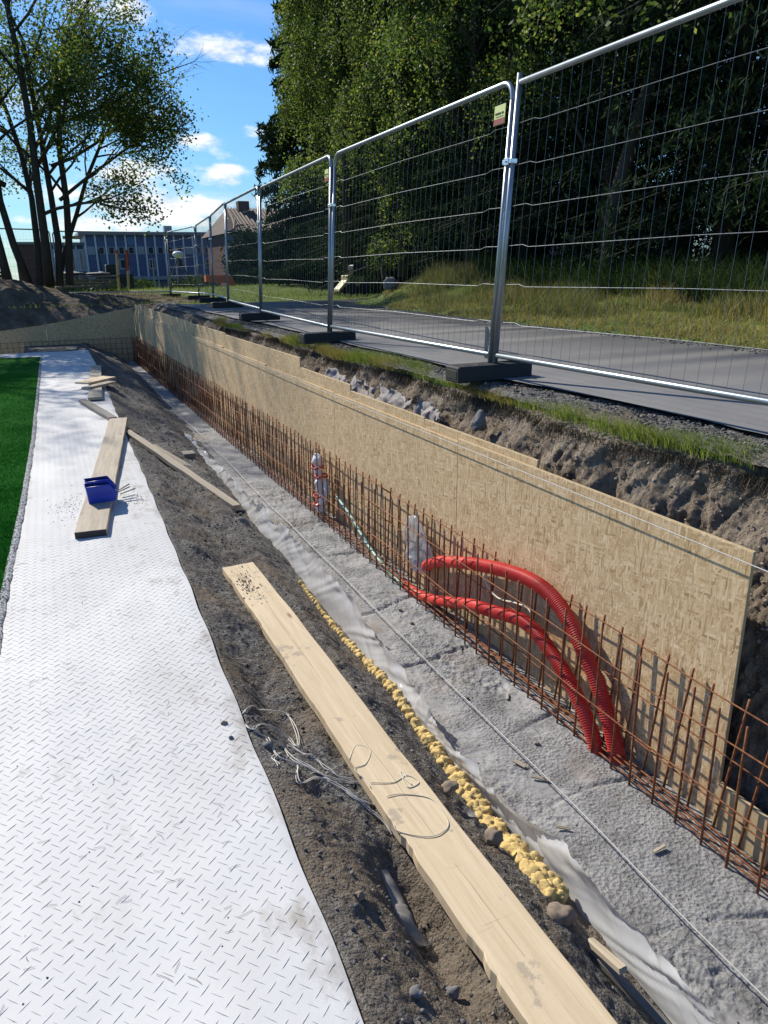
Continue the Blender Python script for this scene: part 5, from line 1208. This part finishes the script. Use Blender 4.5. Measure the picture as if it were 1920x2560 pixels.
b = MB(); b.tube([(-.8, .25, -.3), (-.8, .25, .9)], .05, 6); b.tube([(.4, .25, -.3), (.4, .25, .8)], .05, 6); b.build('legs', M['dark_metal'], e)
# picnic table
p = at_d(715, 640, 38); e = empty('picnic_table', (p.x, p.y, float(gz(p.x, p.y))), 'dark picnic table in the shade of the spruces', 'table')
MB().bbox(-1.0, 1.0, -.4, .4, .70, .75, .01).build('table_top', M['gray_board'], e)
for s_ in (-1, 1): MB().bbox(-1.0, 1.0, s_*.75-.14, s_*.75+.14, .42, .46, .01).build('seat', M['gray_board'], e)
b = MB(); [b.tube([(x, -.8, 0), (x, -.2, .70)], .04, 5).tube([(x, .8, 0), (x, .2, .70)], .04, 5).tube([(x, -.8, .39), (x, .8, .39)], .035, 5) for x in (-.7, .7)]; b.build('trestle', M['gray_board'], e)
# basketball hoop
p = at_d(742, 628, 30.); e = empty('basketball_hoop', (p.x, p.y, p.z), 'basketball hoop on a bent grey pole beside the verge', 'basketball hoop')
e.scale = (.62, .62, .62); tz = (at_d(742, 592, 30.).z-p.z)/.62
b = MB(); b.tube([(0, 0, -.1), (0, 0, tz*.75), (.1, 0, tz*.95), (.42, 0, tz+.25)], .04, 8); b.build('pole', M['gray_trim'], e, True)
b = MB(); n = 14; V = [(.50+.20*math.cos(t), -.02, tz+.35+.26*math.sin(t)+(.06 if math.sin(t) > 0 else 0)) for t in np.linspace(0, 2*PI, n, endpoint=False)]
b.add(V+[(x, .02, z) for x, _, z in V], [tuple(range(n)), tuple(range(n, 2*n))[::-1]]+[(i, (i+1) % n, n+(i+1) % n, n+i) for i in range(n)]); bb = b.build('backboard', M['gray_trim'], e)
b = MB(); b.tube([(.42, -.024, tz+.25), (.58, -.024, tz+.25), (.58, -.024, tz+.42), (.42, -.024, tz+.42), (.42, -.024, tz+.25)], .006, 4); b.build('target_square', M['ink'], bb)
b = MB(); b.tube([(.5+.12*math.cos(t), -.15+.12*math.sin(t), tz+.2) for t in np.linspace(0, 2*PI, 14)], .01, 5); b.build('ring', M['orange_paint'], e)
# small loader behind the mound
p = at_d(765, 607, 23.5); e = empty('loader', (p.x, p.y, p.z-.40), 'pale yellow compact machine parked behind the grassy mound', 'machine'); e.scale = (.62, .62, .62)
MB().bbox(-.55, .45, -.5, .5, .35, .95, .05).build('body', M['machine_yellow'], e)
MB().bbox(-.2, .45, -.4, .4, .951, 1.45, .05).build('cab', M['dark_metal'], e)
for x in (-.35, .3):
    for y_ in (-.5, .5): b = MB(); b.tube([(x, y_-.09, .28), (x, y_+.09, .28)], .28, 16); b.build('wheel', M['rubber'], e)
b = MB(); b.add([(-.55, -.4, .7), (-.55, .4, .7), (-1.0, .4, .25), (-1.0, -.4, .25), (-.6, -.4, .45), (-.6, .4, .45), (-1.0, .4, .15), (-1.0, -.4, .15)], [(0, 1, 2, 3), (4, 7, 6, 5), (0, 3, 7, 4), (1, 5, 6, 2), (2, 6, 7, 3), (0, 4, 5, 1)]); b.build('bucket', M['machine_yellow'], e)
rock(8.15, 18.1, float(gz(8.15, 18.1))+.15, .22, 'stone_gray', 'pale boulder on the mound beneath the birch', 61, .8, 'boulder')
# stacked things and pallets near the tree
p = at_d(185, 622, 33); e = empty('pallet_stack', (p.x, p.y, p.z-.05), 'untidy low stack of pallets and sheets right of the tree trunks', 'pallets')
b = MB()
for k in range(4): b.bbox(-1.1+.15*k, 1.0+.1*k, -.5, .5, .06+.13*k, .12+.13*k, .01, Matrix.Rotation(.12*math.sin(k*2), 4, 'Z'))
for k in range(4): [b.box(-.9+x_, -.8+x_, -.45, .45, .0+.13*k, .058+.13*k) for x_ in (0, .85, 1.6)]
b.build('boards', M['gray_board'], e)
blob('cover', M['gray_board'], [(-.5, 0, .60, .6, .4, .07), (.5, 0, .58, .5, .35, .06)], 6, .5, 3, 3, e)
p = at_d(215, 610, 42); e = empty('cement_mixer', (p.x, p.y, p.z-.5), 'dark cement mixer silhouette between tree and stakes', 'mixer'); e.scale = (.6, .6, .6)
b = MB(); b.tube([(-.1, 0, .9), (.1, 0, 1.1), (.4, 0, 1.4), (.6, 0, 1.55)], [.35, .5, .42, .22], 14); b.build('drum', M['dark_metal'], e, True)
b = MB(); [b.tube([(x, y_, 0), (.15, 0, 1.0)], .035, 5) for x, y_ in ((-.5, -.4), (-.5, .4), (.7, -.3), (.7, .3))]; b.tube([(-.6, -.4, .2), (-.6, .4, .2)], .2, 12); b.build('stand', M['dark_metal'], e)
p = at_d(252, 612, 46); b = MB(); b.bbox(-.9, .9, -.5, .5, 0, 1.1, .04); b.bbox(-.5, .2, -.4, .4, 1.101, 1.6, .04); b.tube([(.6, 0, 1.1), (.6, 0, 2.1)], .04, 6); b.tube([(-.7, 0, 1.1), (-.75, 0, 2.4)], .04, 6)
o = b.build('generator', M['dark_metal']); o.location = (p.x, p.y, p.z-.6); tag(o, 'dark box generator with upright pipes before the blue building', 'generator')
# hazard board on the fence behind the tree
p = at_d(152, 513, 28.0); b = MB(); b.bbox(-.24, .24, -.01, .01, -.05, .05, .003); o = b.build('sign_board', M['stake_wood']); o.location = tuple(p); tag(o, 'small tan plate hanging at the tree trunks', 'sign')
